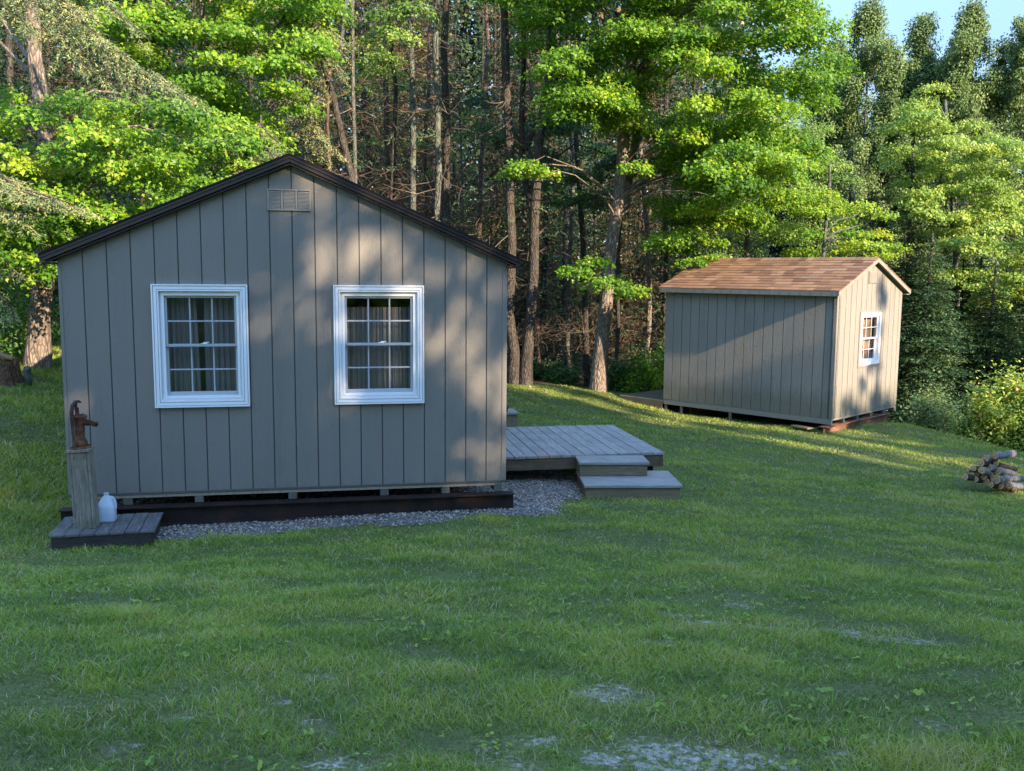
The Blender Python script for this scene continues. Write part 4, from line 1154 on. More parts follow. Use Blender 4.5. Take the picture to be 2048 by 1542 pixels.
def wobble_path(rng, pts, n, amp):
    """resample a polyline and let it wander a little"""
    pts = np.asarray(pts, float); seg = np.linalg.norm(np.diff(pts, axis=0), axis=1); cum = np.r_[0, np.cumsum(seg)]
    t = np.linspace(0, cum[-1], n); P = np.stack([np.interp(t, cum, pts[:, i]) for i in range(3)], 1)
    w = np.cumsum(rng.normal(0, 1, (n, 3)), 0); w -= np.linspace(0, 1, n)[:, None]*w[-1]; P[1:-1] += w[1:-1]*amp
    return P
def trunk_tube(mb, P, r0, r1, seg=10, flare=1.35):
    n = len(P); rr = [r0+(r1-r0)*(i/(n-1)) for i in range(n)]
    rr[0] *= flare
    if n > 6: rr[1] *= 1+.35*(flare-1)
    mb.tube([tuple(p) for p in P], rr, seg)
def limb(mb, a, b, r0, r1, rng, n=6, lift=.15, seg=5):
    a, b = np.asarray(a), np.asarray(b); L = np.linalg.norm(b-a)
    P = []
    for i in range(n):
        t = i/(n-1); p = a+(b-a)*t; p = p + np.array([0, 0, lift*L*math.sin(t*math.pi)]) + (rng.normal(0, .018*L, 3) if 0 < i < n-1 else 0)
        P.append(tuple(p))
    mb.tube(P, [r0+(r1-r0)*i/(n-1) for i in range(n)], seg)
    return P
def path_at_z(P, z):
    zz = P[:, 2]; return np.array([np.interp(z, zz, P[:, 0]), np.interp(z, zz, P[:, 1]), z])

def dead_branches(mb, rng, P, z0, z1, n, L, r=.008, down=.15, sub=3, toward=None):
    """bare dead conifer branches with forked twigs, curving downwards then up"""
    for i in range(n):
        z = rng.uniform(z0, z1); a = path_at_z(P, z); az = rng.uniform(0, 6.28)
        ln = L*rng.uniform(.35, 1.0)
        d = np.array([math.cos(az), math.sin(az), -rng.uniform(-.1, .45)])
        pts = []; m_ = 6
        for k in range(m_):
            t = k/(m_-1); pts.append(a+d*ln*t+np.array([0, 0, -down*ln*math.sin(t*2.6)*.8+.14*ln*t*t])+rng.normal(0, .012*ln, 3)*(k > 0))
        mb.tube([tuple(p) for p in pts], [r*(1.1-.85*k/(m_-1)) for k in range(m_)], 3, cap=False)
        for q in range(sub):
            j = rng.integers(1, m_-1); s = pts[j]; sd = d*rng.uniform(.3, 1)+rng.normal(0, .55, 3); sd = sd/np.linalg.norm(sd); l2 = ln*rng.uniform(.18, .5)
            e = s+sd*l2; md = (s+e)/2+rng.normal(0, .05*l2, 3)
            mb.tube([tuple(s), tuple(md), tuple(e)], [r*.55, r*.4, r*.18], 3, cap=False)

def bough_needles(rng, a, b, width, sag=.12, step=.07, sub=.05, blade=(.05, .013), hang=.35, asym=1.0):
    """needle blades of one conifer bough from a to b; returns positions, normals, tips, sizes"""
    a, b = np.asarray(a, float), np.asarray(b, float); L = np.linalg.norm(b-a); ax = (b-a)/L
    side = np.cross(ax, [0, 0, 1.]); side /= np.linalg.norm(side)+1e-9
    nt_ = max(4, int(L/step)*2)
    t = rng.uniform(.08, 1, nt_)
    base = a+(b-a)*t[:, None]; base[:, 2] -= sag*L*np.sin(t*np.pi*.55)**2 - .06*L*t**3
    sg = np.where(rng.random(nt_) < .5, -1, 1)
    tw = side*sg[:, None]*1.0 + ax*rng.uniform(.35, 1.0, (nt_, 1)) + np.array([0, 0, -1.])*rng.uniform(.2*hang, 1.6*hang, (nt_, 1)) + rng.normal(0, .12, (nt_, 3))
    tw = unit(tw); tl = width*(1.05-.75*t)*rng.uniform(.5, 1.15, nt_)
    cnt = np.maximum(2, (tl/sub).astype(int))
    idx = np.repeat(np.arange(nt_), cnt); m_ = len(idx)
    u = rng.random(m_)
    P = base[idx]+tw[idx]*(tl[idx]*u)[:, None]; P[:, 2] -= .25*hang*tl[idx]*u**2
    P += rng.normal(0, blade[0]*.22, (m_, 3))
    T = tw[idx]*1.0+rng.normal(0, .75, (m_, 3))
    Nn = rng.normal(0, .6, (m_, 3))+np.array([0, 0, 1.])
    return P, Nn + np.array([SUN_H.x*.5, SUN_H.y*.5, 0]), T, rng.uniform(.7, 1.25, m_)*blade[0], (base, tw, tl)
def conifer_crown(rng, boughs, step=.07, sub=.05, blade=(.05, .013), hang=.35, tint=.4, tvar=.2, sag=.12, twigs=None, width=.38):
    P, Nn, T, S, tt = [], [], [], [], []
    for a, b in boughs:
        L = float(np.linalg.norm(np.asarray(b)-np.asarray(a)))
        p, n_, t_, s_, (base, tw, tl) = bough_needles(rng, a, b, width*L**.6, sag, step, sub, blade, hang)
        P.append(p); Nn.append(n_); T.append(t_); S.append(s_); tt.append(np.clip(rng.normal(tint+rng.normal(0, .1), tvar, len(p)), 0, 1))
        if twigs is not None:
            for k in range(0, len(base), 3):
                e = base[k]+tw[k]*tl[k]*.9; e[2] -= .2*hang*tl[k]
                twigs.tube([tuple(base[k]), tuple(e)], [.005, .002], 3, cap=False)
    P, Nn, T, S = map(np.concatenate, (P, Nn, T, S))
    sh = DIAM*np.array([[blade[1]/blade[0], 1]])
    return leaf_faces(P, Nn, T, S, sh, 0), np.concatenate(tt)
def whorl_boughs(rng, base, H, z0, Lmax, gap=.34, n=5, rise=.05, power=.85, droopy=.25):
    out = []; z = z0
    while z < H-.15:
        L = Lmax*((H-z)/(H-z0))**power*rng.uniform(.8, 1.1)
        o = rng.uniform(0, 6.28)
        for k in range(n):
            az = o+6.283*k/n+rng.uniform(-.3, .3); l = L*rng.uniform(.7, 1.12)
            a = np.array(base)+np.array([0, 0, z]); out.append((a, a+np.array([math.cos(az)*l, math.sin(az)*l, -droopy*l+rise*l+rng.uniform(-.06, .06)])))
        z += gap*rng.uniform(.8, 1.2)
    return out

def thing_tree(name, label, trunk_mb, bark, crown=None, cm=None, k=10, group=None, loc=None, twigs=None, twigmat=None, cat='tree'):
    """an Empty at the foot, with trunk and crown as its parts (meshes given in world coordinates)"""
    loc = Vector(loc)
    root = empty(name, loc, label=label, cat=cat, group=group)
    mt = Matrix.Translation(-loc)
    if trunk_mb is not None and trunk_mb.v:
        t = trunk_mb.build('trunk', bark, root); t.data.transform(mt)
    if crown is not None:
        me = np_mesh('crown', crown[0]-np.array(loc), k, crown[1]); link_mesh('crown', me, cm, root)
    if twigs is not None and twigs.v:
        t = twigs.build('branches', twigmat, root); t.data.transform(mt)
    return root

def px_path(pts, d, d_top=None):
    n = len(pts); return np.array([at(px, py, d+((d_top or d)-d)*i/(n-1)) for i, (px, py) in enumerate(pts)])
def to_ground(P):
    """extend a trunk path down into the terrain"""
    p = P[0].copy(); g = gz(p[0], p[1])-.08
    if p[2] > g+.05:
        dirv = (P[0]-P[1]); dirv = dirv/abs(dirv[2])
        q = p+dirv*np.array([.5, .5, 1])*(p[2]-g); q[2] = gz(q[0], q[1])-.08
        return np.vstack([q, P])
    P = P.copy(); P[0, 2] = min(P[0, 2], g); return P

# ---- hero trees with their own crowns ----
def hero_maple(seed, label, tr_pts, d, r0, r1, regions, extra=(), mat='maple', per=230, leaf=(.075, .13), d_top=None, bark='maple', limbs=True, tint=.45, shape=MAPLE, name='maple_tree', droop=.55, more_trunks=()):
    rng = np.random.default_rng(seed)
    P = to_ground(px_path(tr_pts, d, d_top)); P = wobble_path(rng, P, 16, .012)
    mb = MB(); trunk_tube(mb, P, r0, r1, 12)
    for q in more_trunks:
        Q = wobble_path(rng, q, 10, .02); mb.tube([tuple(p) for p in Q], list(np.linspace(r0*.6, r1*.5, 10)), 8)
    sp = []
    for reg in regions: sp += region(rng, *reg)
    for (px, py, dd, R) in extra: sp.append((at(px, py, dd), R))
    if limbs:
        for c, R in sp:
            if rng.random() < .26:
                hd = math.hypot(c[0]-P[0][0], c[1]-P[0][1]); z = np.clip(c[2]-hd*rng.uniform(.10, .4), P[0][2]+1.2, P[-1][2]-.1)
                limb(mb, path_at_z(P, z), c, .012+.006*hd, .006, rng)
    for c, R in sp:
        for q in range(3):
            az = rng.uniform(0, 6.28); e = np.asarray(c)+np.array([math.cos(az)*R*.8, math.sin(az)*R*.7, -.2*R]); limb(mb, c, e, .008, .003, rng, 4, .1, 4)
    cr = crown_from(rng, sp, per, leaf, shape, tint=tint, droop=droop)
    return thing_tree(name, label, mb, BK[bark], cr, LM[mat], len(shape), loc=tuple(P[0]+np.array([0, 0, .08])))

hero_maple(1, 'tall sunlit maple with a leaning pale trunk between the cabin and the shed',
    [(1197,778),(1204,692),(1214,604),(1224,487),(1237,415),(1247,330),(1258,218),(1266,120),(1271,27),(1276,-80),(1280,-220)], 20.3, .158, .09,
    [([(1000,-260),(1640,-260),(1655,100),(1640,240),(1600,330),(1500,380),(1330,330),(1290,250),(1130,240),(1100,150),(1000,30)], 190, 17.6, 21.8, .6, 1.05, .42),
     ([(1300,250),(1610,250),(1640,330),(1560,440),(1420,470),(1330,450)], 52, 18.5, 22.5, .5, .85),
     ([(1290,440),(1420,420),(1440,520),(1330,540)], 8, 19.5, 21, .4, .6)],
    [(1052,330,18.6,.66),(1020,345,18.9,.4),(1090,345,18.7,.45),(1150,540,19.0,.62),(1215,560,18.8,.72),(1265,580,19.2,.6),(1190,520,19.3,.55),(1130,105,18,.7),(1170,190,18.2,.85),(1230,205,18.3,.7),(1075,25,18.2,.7),(1270,330,18.9,.6),(1330,475,19.4,.7)], per=330,
    more_trunks=[[at(1250,430,21.3), at(1262,330,21.2), at(1285,180,21), at(1320,20,20.8), at(1340,-120,20.6)], [at(1262,190,21.3), at(1300,110,21.2), at(1350,10,21), at(1400,-120,20.8)]])
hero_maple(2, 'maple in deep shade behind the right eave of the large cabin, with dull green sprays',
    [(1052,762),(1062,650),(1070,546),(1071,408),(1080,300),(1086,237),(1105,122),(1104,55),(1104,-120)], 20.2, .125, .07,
    [([(940,150),(1250,230),(1250,420),(1100,400),(950,330)], 22, 21.5, 24, .6, .95), ([(960,-220),(1100,-220),(1120,60),(980,40)], 12, 21.5, 23.5, .5, .8)], [(1140,400,21.4,.7),(1180,350,22,.8)], 'maple_dark', 260, tint=.35, bark='dark',  # dark leaf copy and dark bark carry the shade in their colour
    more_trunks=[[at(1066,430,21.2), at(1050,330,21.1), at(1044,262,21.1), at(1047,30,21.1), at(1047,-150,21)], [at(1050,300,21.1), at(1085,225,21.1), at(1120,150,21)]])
hero_maple(3, 'big old maple with a thick lichen-spotted trunk at the left edge of the lawn',
    [(75,735),(78,670),(84,600),(88,480),(92,330),(76,200),(62,100),(58,-60),(56,-220)], 14.5, .165, .08,
    [([(-200,200),(120,200),(330,190),(470,240),(540,330),(430,400),(300,450),(180,520),(60,560),(-200,600)], 84, 12.6, 16.2, .5, .85),
     ([(-200,-120),(60,-120),(60,180),(-200,200)], 10, 15, 17.5, .5, .8)],
    [(60,225,13.4,.6),(140,300,13.2,.7),(40,330,13.3,.55),(230,215,13.8,.7),(300,290,13.9,.7),(170,430,13.4,.6),(290,440,13.8,.55),(90,480,13.6,.5)], per=330, leaf=(.07, .12))
hero_maple(4, 'leafy maple whose bright sprays spill over the left slope of the cabin roof',
    [(430,640),(425,430),(420,330),(412,200),(405,110),(398,0),(392,-200)], 17.8, .13, .06,
    [([(130,-240),(660,-240),(640,60),(600,180),(560,320),(430,330),(380,220),(290,120),(180,60)], 95, 15.8, 19.5, .55, .95, .42), ([(330,280),(600,290),(560,380),(400,420),(330,400)], 15, 15.8, 18.5, .4, .6)],
    [(560,170,16,.6),(600,215,16.4,.5),(480,60,16,.7),(520,130,15.9,.6)], per=320, bark='maple')
hero_maple(5, 'slender maple with hanging light green leaves above the cabin ridge',
    [(822,640),(826,430),(821,100),(818,-20),(816,-200)], 20.4, .075, .05,
    [([(660,-240),(960,-240),(935,40),(860,100),(780,130),(700,70)], 34, 18.6, 21.5, .45, .75), ([(690,120),(760,120),(760,190),(700,180)], 4, 20, 21.5, .35, .5)], (), 'light', 200, (.07, .12), tint=.45, bark='grey', droop=1.1)
hero_maple(6, 'pale green broadleaf tree rising behind the shed roof',
    [(1500,640),(1495,500),(1500,380),(1490,250)], 23.5, .09, .05,
    [([(1390,280),(1500,200),(1640,220),(1690,330),(1700,430),(1600,520),(1400,510),(1370,400)], 80, 22, 25, .45, .8)], (), 'light', 330, (.055, .095), tint=.42, bark='grey', shape=OVAL, name='broadleaf_tree')
hero_maple(7, 'young yellow-green maple just above the ridge of the shed',
    [(1640,640),(1645,500),(1655,400),(1660,330)], 22.3, .06, .03,
    [([(1560,400),(1680,350),(1770,420),(1800,520),(1560,520)], 22, 21.5, 24, .4, .7)], (), 'maple', 300, (.07, .12), tint=.62, bark='grey')
hero_maple(8, 'bright yellow-green maple standing right of the shed under the far poplars',
    [(1920,700),(1915,560),(1905,450),(1900,330),(1890,200)], 26.5, .10, .04,
    [([(1770,300),(1820,190),(1860,150),(1920,190),(1960,260),(2120,290),(2150,480),(1960,500),(1820,440)], 90, 23.5, 27, .45, .85), ([(1820,420),(2120,440),(2130,600),(1960,600),(1860,540)], 36, 22.5, 25.5, .45, .75)], (), 'light', 330, (.07, .125), tint=.68, bark='grey')

hero_maple(9, 'small understory tree with scattered yellow-green leaves among the bare trunks',
    [(925,640),(925,420),(922,300),(918,180)], 23.5, .045, .02,
    [([(690,150),(980,130),(980,330),(900,400),(700,260)], 26, 22.5, 25.5, .25, .5)], (), 'light', 150, (.07, .11), tint=.55, bark='grey', droop=.9)
# ---- spruces with visible pale boughs ----
def hero_spruce(seed, label, tr_pts, d, r0, r1, boughs, mat='spruce_pale', bark='dark', tint=.45, dense=1., d_top=None, dead=None, hang=.5, name='spruce_tree', blade=(.052, .013), generic=None, width=.38):
    rng = np.random.default_rng(seed)
    P = to_ground(px_path(tr_pts, d, d_top)); P = wobble_path(rng, P, 14, .008)
    mb = MB(); trunk_tube(mb, P, r0, r1, 10, 1.2)
    tw = MB(); bs = []
    for (x0, y0, x1, y1, dd0, dd1) in boughs:
        a, b = at(x0, y0, dd0), at(x1, y1, dd1); bs.append((a, b))
        limb(mb, a, b, .022, .006, rng, 6, -.03, 5)
        n2 = int(np.linalg.norm(b-a)*3.0)
        for q in range(n2):
            t = rng.uniform(.12, .85); s = a+(b-a)*t; az = rng.uniform(0, 6.28); l = rng.uniform(.35, .8)*(1.15-t*.6)
            bs.append((s, s+np.array([math.cos(az)*l*.7, math.sin(az)*l*.7, -l*rng.uniform(.15, .6)])+(b-a)/np.linalg.norm(b-a)*l*.5))
    if generic: bs += generic(rng, P)
    cr = conifer_crown(rng, bs, .045/dense, .024/dense, blade, hang, tint, .22, .05, tw, width)
    if dead: dead_branches(tw, rng, P, *dead)
    return thing_tree(name, label, mb, BK[bark], cr, LM[mat], 4, loc=tuple(P[0]+np.array([0, 0, .08])), twigs=tw, twigmat=BK['twig'])
hero_spruce(21, 'old spruce whose long pale drooping bough sweeps across the maples at upper left', [(-60,730),(-50,400),(-40,100),(-36,-200)], 13.0, .16, .09,
    [(-10,-60,250,110,12.9,12.2),(60,-30,395,205,12.8,11.9),(150,-60,290,70,12.8,12.4),(-40,0,130,75,12.9,12.2),(20,-80,200,40,12.8,12.0),(-40,-60,60,60,12.9,12.1),(200,80,270,190,12.3,12.1),(120,60,180,150,12.3,12.1),
     (-50,330,175,420,12.8,12.1),(-50,345,110,400,12.8,12.0),(-45,400,60,430,12.8,12.2),(-50,480,55,560,12.8,12.4),(-50,520,30,640,12.8,12.4)], tint=.5)
hero_spruce(22, 'leaning spruce with pale sunlit needles hanging right above the cabin peak', [(708,640),(708,365),(690,290),(668,190),(655,140),(635,67),(620,-40),(612,-200)], 17.2, .075, .05,
    [(630,20,545,60,17.2,16.7),(640,60,540,120,17.2,16.6),(650,120,575,205,17.2,16.7),(630,-30,560,20,17.2,16.6),(640,40,700,90,17.2,16.8),(655,110,600,160,17.2,16.5),(662,160,610,250,17.2,16.7),(620,-60,520,-20,17.2,16.6),(632,30,600,110,17.2,16.5),
     (600,215,690,320,17,16.8),(610,250,660,330,17,16.7),(570,30,520,90,16.8,16.5),(640,90,690,150,17.1,16.8)], tint=.62, dead=(-.5, 4, 30, .7))
hero_spruce(23, 'low dark spruce with flat fronds touching the cabin ridge', [(520,640),(520,420),(520,290),(522,230)], 15.4, .06, .02,
    [(520,270,440,300,15.4,15.1),(520,285,575,335,15.4,15),(520,310,470,350,15.4,14.8),(520,300,600,320,15.4,15.1),(522,250,560,290,15.4,15.1),(522,245,480,270,15.4,15.1),(520,330,440,370,15.4,14.9),(520,350,560,390,15.4,14.9)], 'spruce', tint=.75, hang=.25)

# ---- trunks of the wood behind the cabin, each with its dead branches and thin green top ----
def wood_tree(seed, label, pts, d, r0, r1, bark, dead=40, L=1.2, green=10, mat='spruce', z=(-1.8, 6), d_top=None, name='spruce_tree', tw='twig', group=None, gz0=.5):
    rng = np.random.default_rng(seed)
    P = to_ground(px_path(pts, d, d_top)); P = wobble_path(rng, P, 14, .035)
    P = np.vstack([P, P[-1]+(P[-1]-P[-2])*2])
    mb = MB(); trunk_tube(mb, P, r0, r1, 9, 1.2)
    t = MB(); dead_branches(t, rng, P, z[0], z[1], dead, L, .010, sub=4)
    bs = []
    for i in range(green):
        zz = rng.uniform(gz0, z[1]+1); a = path_at_z(P, zz); az = rng.uniform(0, 6.28); l = rng.uniform(.5, 1.4)
        a2 = a+np.array([math.cos(az), math.sin(az), -.1])*.3*l; bs.append((a2, a+np.array([math.cos(az)*l, math.sin(az)*l, -.3*l])))
    cr = conifer_crown(rng, bs, .10, .06, (.085, .024), .5, .45, .25, .08) if bs else None
    return thing_tree(name, label, mb, BK[bark], cr, LM[mat], 4, group=group, loc=tuple(P[0]+np.array([0, 0, .08])), twigs=t, twigmat=BK[tw])
wood_tree(31, 'thin straight grey spruce trunk just right of the leaning one', [(716,640),(714,368),(708,240),(705,125),(704,-20),(704,-200)], 19, .045, .035, 'grey', 34, 1.0, 6)
wood_tree(32, 'slim brownish sunlit spruce stem rising beside the cabin ridge', [(661,640),(661,345),(661,165),(655,60),(652,-100)], 18.5, .035, .025, 'red', 34, .9, 6)
wood_tree(33, 'dark stem with a wavy upper trunk over the middle of the roof', [(788,640),(787,400),(792,290),(796,190),(784,85),(780,-40),(778,-200)], 21, .055, .04, 'dark', 40, 1.2, 8)
wood_tree(34, 'sunlit reddish trunk next to the wavy dark stem', [(774,640),(774,394),(772,292),(768,180),(764,60),(760,-150)], 24, .075, .06, 'red', 40, 1.2, 8, 'brown')
wood_tree(35, 'grey-green barked spruce trunk, first of the straight pair over the right roof slope', [(873,640),(872,437),(874,300),(873,200),(875,80),(876,-40),(877,-200)], 20, .075, .055, 'grey', 46, 1.2, 8)
wood_tree(36, 'dark spruce trunk, second of the straight pair over the right roof slope', [(898,640),(895,450),(896,250),(895,75),(895,-60),(896,-200)], 21.5, .095, .07, 'dark', 50, 1.5, 10)
wood_tree(37, 'bare dark trunk with long twisted limbs beyond the right roof slope', [(1026,755),(1022,640),(1020,500),(1018,400),(1015,286),(1010,180),(1006,30),(1004,-100),(1003,-220)], 20.2, .12, .06, 'dark', 40, 1.5, 6)
wood_tree(38, 'thin leaning trunk seen between the maple and the shed', [(1288,770),(1294,686),(1303,563),(1296,450),(1285,330),(1280,200)], 24, .075, .05, 'maple', 24, .9, 8, 'hemlock')
wood_tree(39, 'narrow stem close behind the leaning maple trunk', [(1232,770),(1238,600),(1242,499),(1250,420),(1256,340),(1262,200)], 23, .05, .04, 'dark', 24, .8, 4, 'hemlock')
for i, (px, d, b, lab) in enumerate([(735,23,'dark','thin dark stem in the gap right of the leaning spruce'),(845,25,'red','reddish stem behind the straight grey-green trunk'),(958,26,'red','rusty-coloured stem among brown dead twigs'),
        (690,26,'grey','pale thin stem far behind the cabin peak'),(1075,25,'red','reddish stem behind the shaded maple'),
        (1140,26,'grey','grey stem left of the leaning maple trunk'),(1170,24.5,'dark','black stem close left of the leaning maple trunk'),(1330,25,'dark','dark stem behind the left end of the shed roof'),(600,22,'dark','dark stem behind the hanging pale needles'),(250,19,'grey','grey stem within the left maples')]):
    rg = np.random.default_rng(100+i)
    wood_tree(60+i, lab, [(px+rg.uniform(-6, 6), 770), (px, 560), (px+rg.uniform(-14, 14), 330), (px+rg.uniform(-30, 30), 60), (px+rg.uniform(-46, 46), -220)], d, rg.uniform(.05, .09), .04, b, 46, 1.3, 12, ['spruce', 'brown'][i % 2], z=(-2.2, 7.5), gz0=0)

# ---- prototypes copied through the deeper wood ----
def copy_tree(root, loc, rz, s, label, group, name=None, sz=None):
    r = root.copy(); COL.objects.link(r); r.location = loc; r.rotation_euler = (0, 0, rz); r.scale = (s, s, sz or s)
    r['label'] = label; r['group'] = group
    for ch in root.children:
        c = ch.copy(); COL.objects.link(c); c.parent = r
    return r
def proto_conifer(seed, H, z0, Lmax, mat, label, group, loc, step, sub, blade, gap=.34, n=5, dead=0, hang=.4, bark='dark', droopy=.25, tint=.4, r=.12, width=.42):
    rng = np.random.default_rng(seed); mb = MB()
    P = np.array([(0, 0, -.3), (rng.normal(0, .05), rng.normal(0, .05), H*.4), (0, 0, H)]); P = wobble_path(rng, P, 12, .012)
    trunk_tube(mb, P, r, .02, 8, 1.2)
    bs = whorl_boughs(rng, (0, 0, 0), H, z0, Lmax, gap, n, droopy=droopy)
    for a, b in bs[::2]: limb(mb, a, b, .016, .004, rng, 4, -.02, 3)
    t = MB()
    if dead: dead_branches(t, rng, P, .6, z0+1.5, dead, 1.5, .010, sub=4)
    V, tt = conifer_crown(rng, bs, step, sub, blade, hang, tint, .22, .1, width=width)
    root = empty('spruce_tree', loc, label=label, cat='tree', group=group)
    mb.build('trunk', BK[bark], root); link_mesh('crown', np_mesh('crown', V, 4, tt), LM[mat], root)
    if t.v: t.build('branches', BK['twig'], root)
    return root
def G(x, y, dz=0): return (x, y, gz(x, y)+dz)
def at_g(px, y):
    x = at(px, 560, y)[0]; return G(x, y)

DEEP = 'dark spruces standing deep in the wood'
pa = proto_conifer(201, 15, 1.2, 2.6, 'hemlock', 'dense dark spruce deep in the shaded wood', DEEP, at_g(1085, 30), .16, .10, (.15, .045), .42, 5, 30, tint=.38)
pb = proto_conifer(202, 16, 1.6, 2.7, 'brown', 'half-dead brown-needled spruce deep in the wood behind the cabin', 'brown spruces behind the cabin', at_g(820, 28), .13, .09, (.12, .034), .40, 6, 150, tint=.5, bark='dark')
pcn = proto_conifer(203, 14, .4, 2.4, 'spruce', 'full grey-green spruce deep in the wood', DEEP, at_g(560, 27), .15, .10, (.14, .042), .42, 6, 10, tint=.45)
rg = np.random.default_rng(77)
spots = []
for row, (y, stepx) in enumerate([(26.5, 95), (30, 80), (33.5, 75), (38, 70)]):
    for px in np.arange(-260 + row*30, 1700, stepx):
        if row == 0 and 560 < px < 1340: continue
        if row == 0 and px > 1380: continue
        spots.append((px+rg.uniform(-25, 25), y+rg.uniform(-1.5, 1.5), row))
for px, y, row in spots:
    mid = 600 < px < 1120
    u = rg.random()
    src = (pb if u < .38 else pa if u < .6 else pcn) if mid else (pa if u < .45 else pcn if u < .85 else pb)
    s = rg.uniform(.8, 1.15)
    if px > 1500: s *= .50
    if px > 1600 and row < 2: continue
    copy_tree(src, at_g(px, y), rg.uniform(0, 6.28), s, src['label'], src['group'])

# far wood as one mass closing the view
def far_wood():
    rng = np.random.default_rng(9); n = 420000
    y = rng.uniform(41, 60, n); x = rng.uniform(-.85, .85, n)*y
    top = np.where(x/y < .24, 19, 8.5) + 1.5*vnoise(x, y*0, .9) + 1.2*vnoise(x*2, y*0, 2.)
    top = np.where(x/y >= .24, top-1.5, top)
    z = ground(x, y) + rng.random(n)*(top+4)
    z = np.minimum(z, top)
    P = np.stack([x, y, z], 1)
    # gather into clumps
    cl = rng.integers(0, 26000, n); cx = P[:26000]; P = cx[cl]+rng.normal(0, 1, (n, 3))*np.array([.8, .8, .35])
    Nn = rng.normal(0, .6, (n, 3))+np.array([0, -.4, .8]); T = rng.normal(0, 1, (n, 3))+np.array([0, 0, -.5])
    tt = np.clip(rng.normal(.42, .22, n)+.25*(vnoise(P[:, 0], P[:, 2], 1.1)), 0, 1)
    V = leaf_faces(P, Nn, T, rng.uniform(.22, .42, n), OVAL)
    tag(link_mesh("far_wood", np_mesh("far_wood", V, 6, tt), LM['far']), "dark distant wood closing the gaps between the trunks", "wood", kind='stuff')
far_wood()

# ---- conifers and poplars to the right ----
LOWR = 'dark conifers right of the shed'
ph = proto_conifer(211, 8.4, .3, 2.0, 'hemlock', 'dark drooping conifer in the hollow right behind the shed corner', LOWR, at_g(1860, 22.5), .07, .042, (.10, .030), .24, 7, 16, .5, tint=.55, width=.62)
for (px, y, s, lab) in ((1925, 24.5, 1.0, 'dark drooping conifer between the shed and the yellow-green bush'), (1990, 22.8, .95, 'dark drooping conifer directly behind the yellow-green bush'), (2060, 24, 1.1, 'dark drooping conifer at the right end of the row behind the bush'),
                    (2130, 21.5, 1.0, 'dark drooping conifer past the end of the row behind the bush'), (1805, 25.0, 1.05, 'dark drooping conifer showing over the right slope of the shed roof'), (1890, 28, 1.15, 'dark drooping conifer in the second row right of the shed'), (1960, 28, 1.1, 'dark conifer in the second row behind the bush'), (2035, 28, 1.2, 'dark conifer in the second row at the far right'), (2110, 28, 1.2, 'dark conifer past the right end of the second row'), (1760, 28, 1.0, 'dark conifer hidden behind the ridge of the shed roof')):
    copy_tree(ph, at_g(px, y), px*.37, s*1.0, lab, LOWR, sz=s*(.60 if y < 26 else .66))
ph.scale = (1, 1, .60)
ps = proto_conifer(212, 8.2, 1.0, 1.25, 'spruce', 'narrow pointed spruce above the shed ridge', 'narrow spruces above the shed', at_g(1692, 27), .07, .045, (.09, .028), .24, 7, 0, .2, tint=.35, droopy=-.05)
ps.scale = (.9, .9, .95)
copy_tree(ps, at_g(1812, 25.5), 1.3, .93, 'narrow spruce with a bare pale stem rising right of the shed ridge', 'narrow spruces above the shed', sz=1.0)
copy_tree(ps, at_g(1735, 26), 2.6, .8, 'small yellowish spruce between two narrow dark ones', 'narrow spruces above the shed')

def poplar(seed, label, px, d, H, Wd, twin=False, mat='poplar'):
    rng = np.random.default_rng(seed); base = np.array(at_g(px, d)); H = H-.45; top = base+np.array([0, 0, H])
    mb = MB(); P = wobble_path(rng, [base+[0, 0, -.1], (base+top)/2, top-[0, 0, .6]], 12, .03); trunk_tube(mb, P, .16, .02, 8, 1.1)
    C = []
    for i in range(105):
        t = rng.uniform(.22, 1.0)**.8; w = 1.15*Wd*(1-t**3.4)*(.6+.4*min(1, (t-.1)*2.4))+.22
        az = rng.uniform(0, 6.28); rr = w*math.sqrt(rng.random())
        c = base+np.array([math.cos(az)*rr, math.sin(az)*rr, H*t]); C.append((c, rng.uniform(.30, .6)))
        a = path_at_z(P, max(base[2]+1, c[2]-rr*1.6-.2)); limb(mb, a, c, .018, .005, rng, 4, -.05, 3)
    for q in range(3 + twin):
        az = rng.uniform(0, 6.28); off = Wd*rng.uniform(.55, .95); dz = rng.uniform(.5, 2.0)
        for i in range(17):
            c = top+np.array([math.cos(az)*off+rng.normal(0, .20), math.sin(az)*off+rng.normal(0, .2), -dz-rng.uniform(0, 2.6)]); C.append((c, rng.uniform(.26, .42)))
    Ps, Ns, Ts, tt = [], [], [], []
    for c, R in C:
        n = int(1050*R); q = np.clip(rng.normal(0, 1, (n, 3)), -1.7, 1.7)*np.array([R*.40, R*.40, R*.55]); Ps.append(c+q)
        Ns.append(unit(q)*.6+np.array([SUN_H.x*.5, SUN_H.y*.5, .5])+rng.normal(0, .6, (n, 3))); Ts.append(rng.normal(0, .7, (n, 3))+np.array([0, 0, -.6])); tt.append(np.clip(rng.normal(.5+rng.normal(0, .12), .2, n), 0, 1))
    P_ = np.concatenate(Ps); V = leaf_faces(P_, np.concatenate(Ns), np.concatenate(Ts), rng.uniform(.065, .115, len(P_)), OVAL)
    thing_tree('poplar_tree', label, mb, BK['grey'], (V, np.concatenate(tt)), LM[mat], 6, loc=tuple(base))
def top_h(px, py, d): return at(px, py, d)[2]-gz(at(px, py, d)[0], d)
poplar(301, 'broad poplar against the sky, left of the first gap of blue', 1712, 36, top_h(1712, -8, 36), 2.0)
poplar(302, 'small poplar crown standing alone between two gaps of sky', 1822, 37, top_h(1822, 12, 37), 1.35)
poplar(303, 'tall twin-topped poplar in the middle of the sky opening', 1915, 36, top_h(1915, -12, 36), 1.8, True)
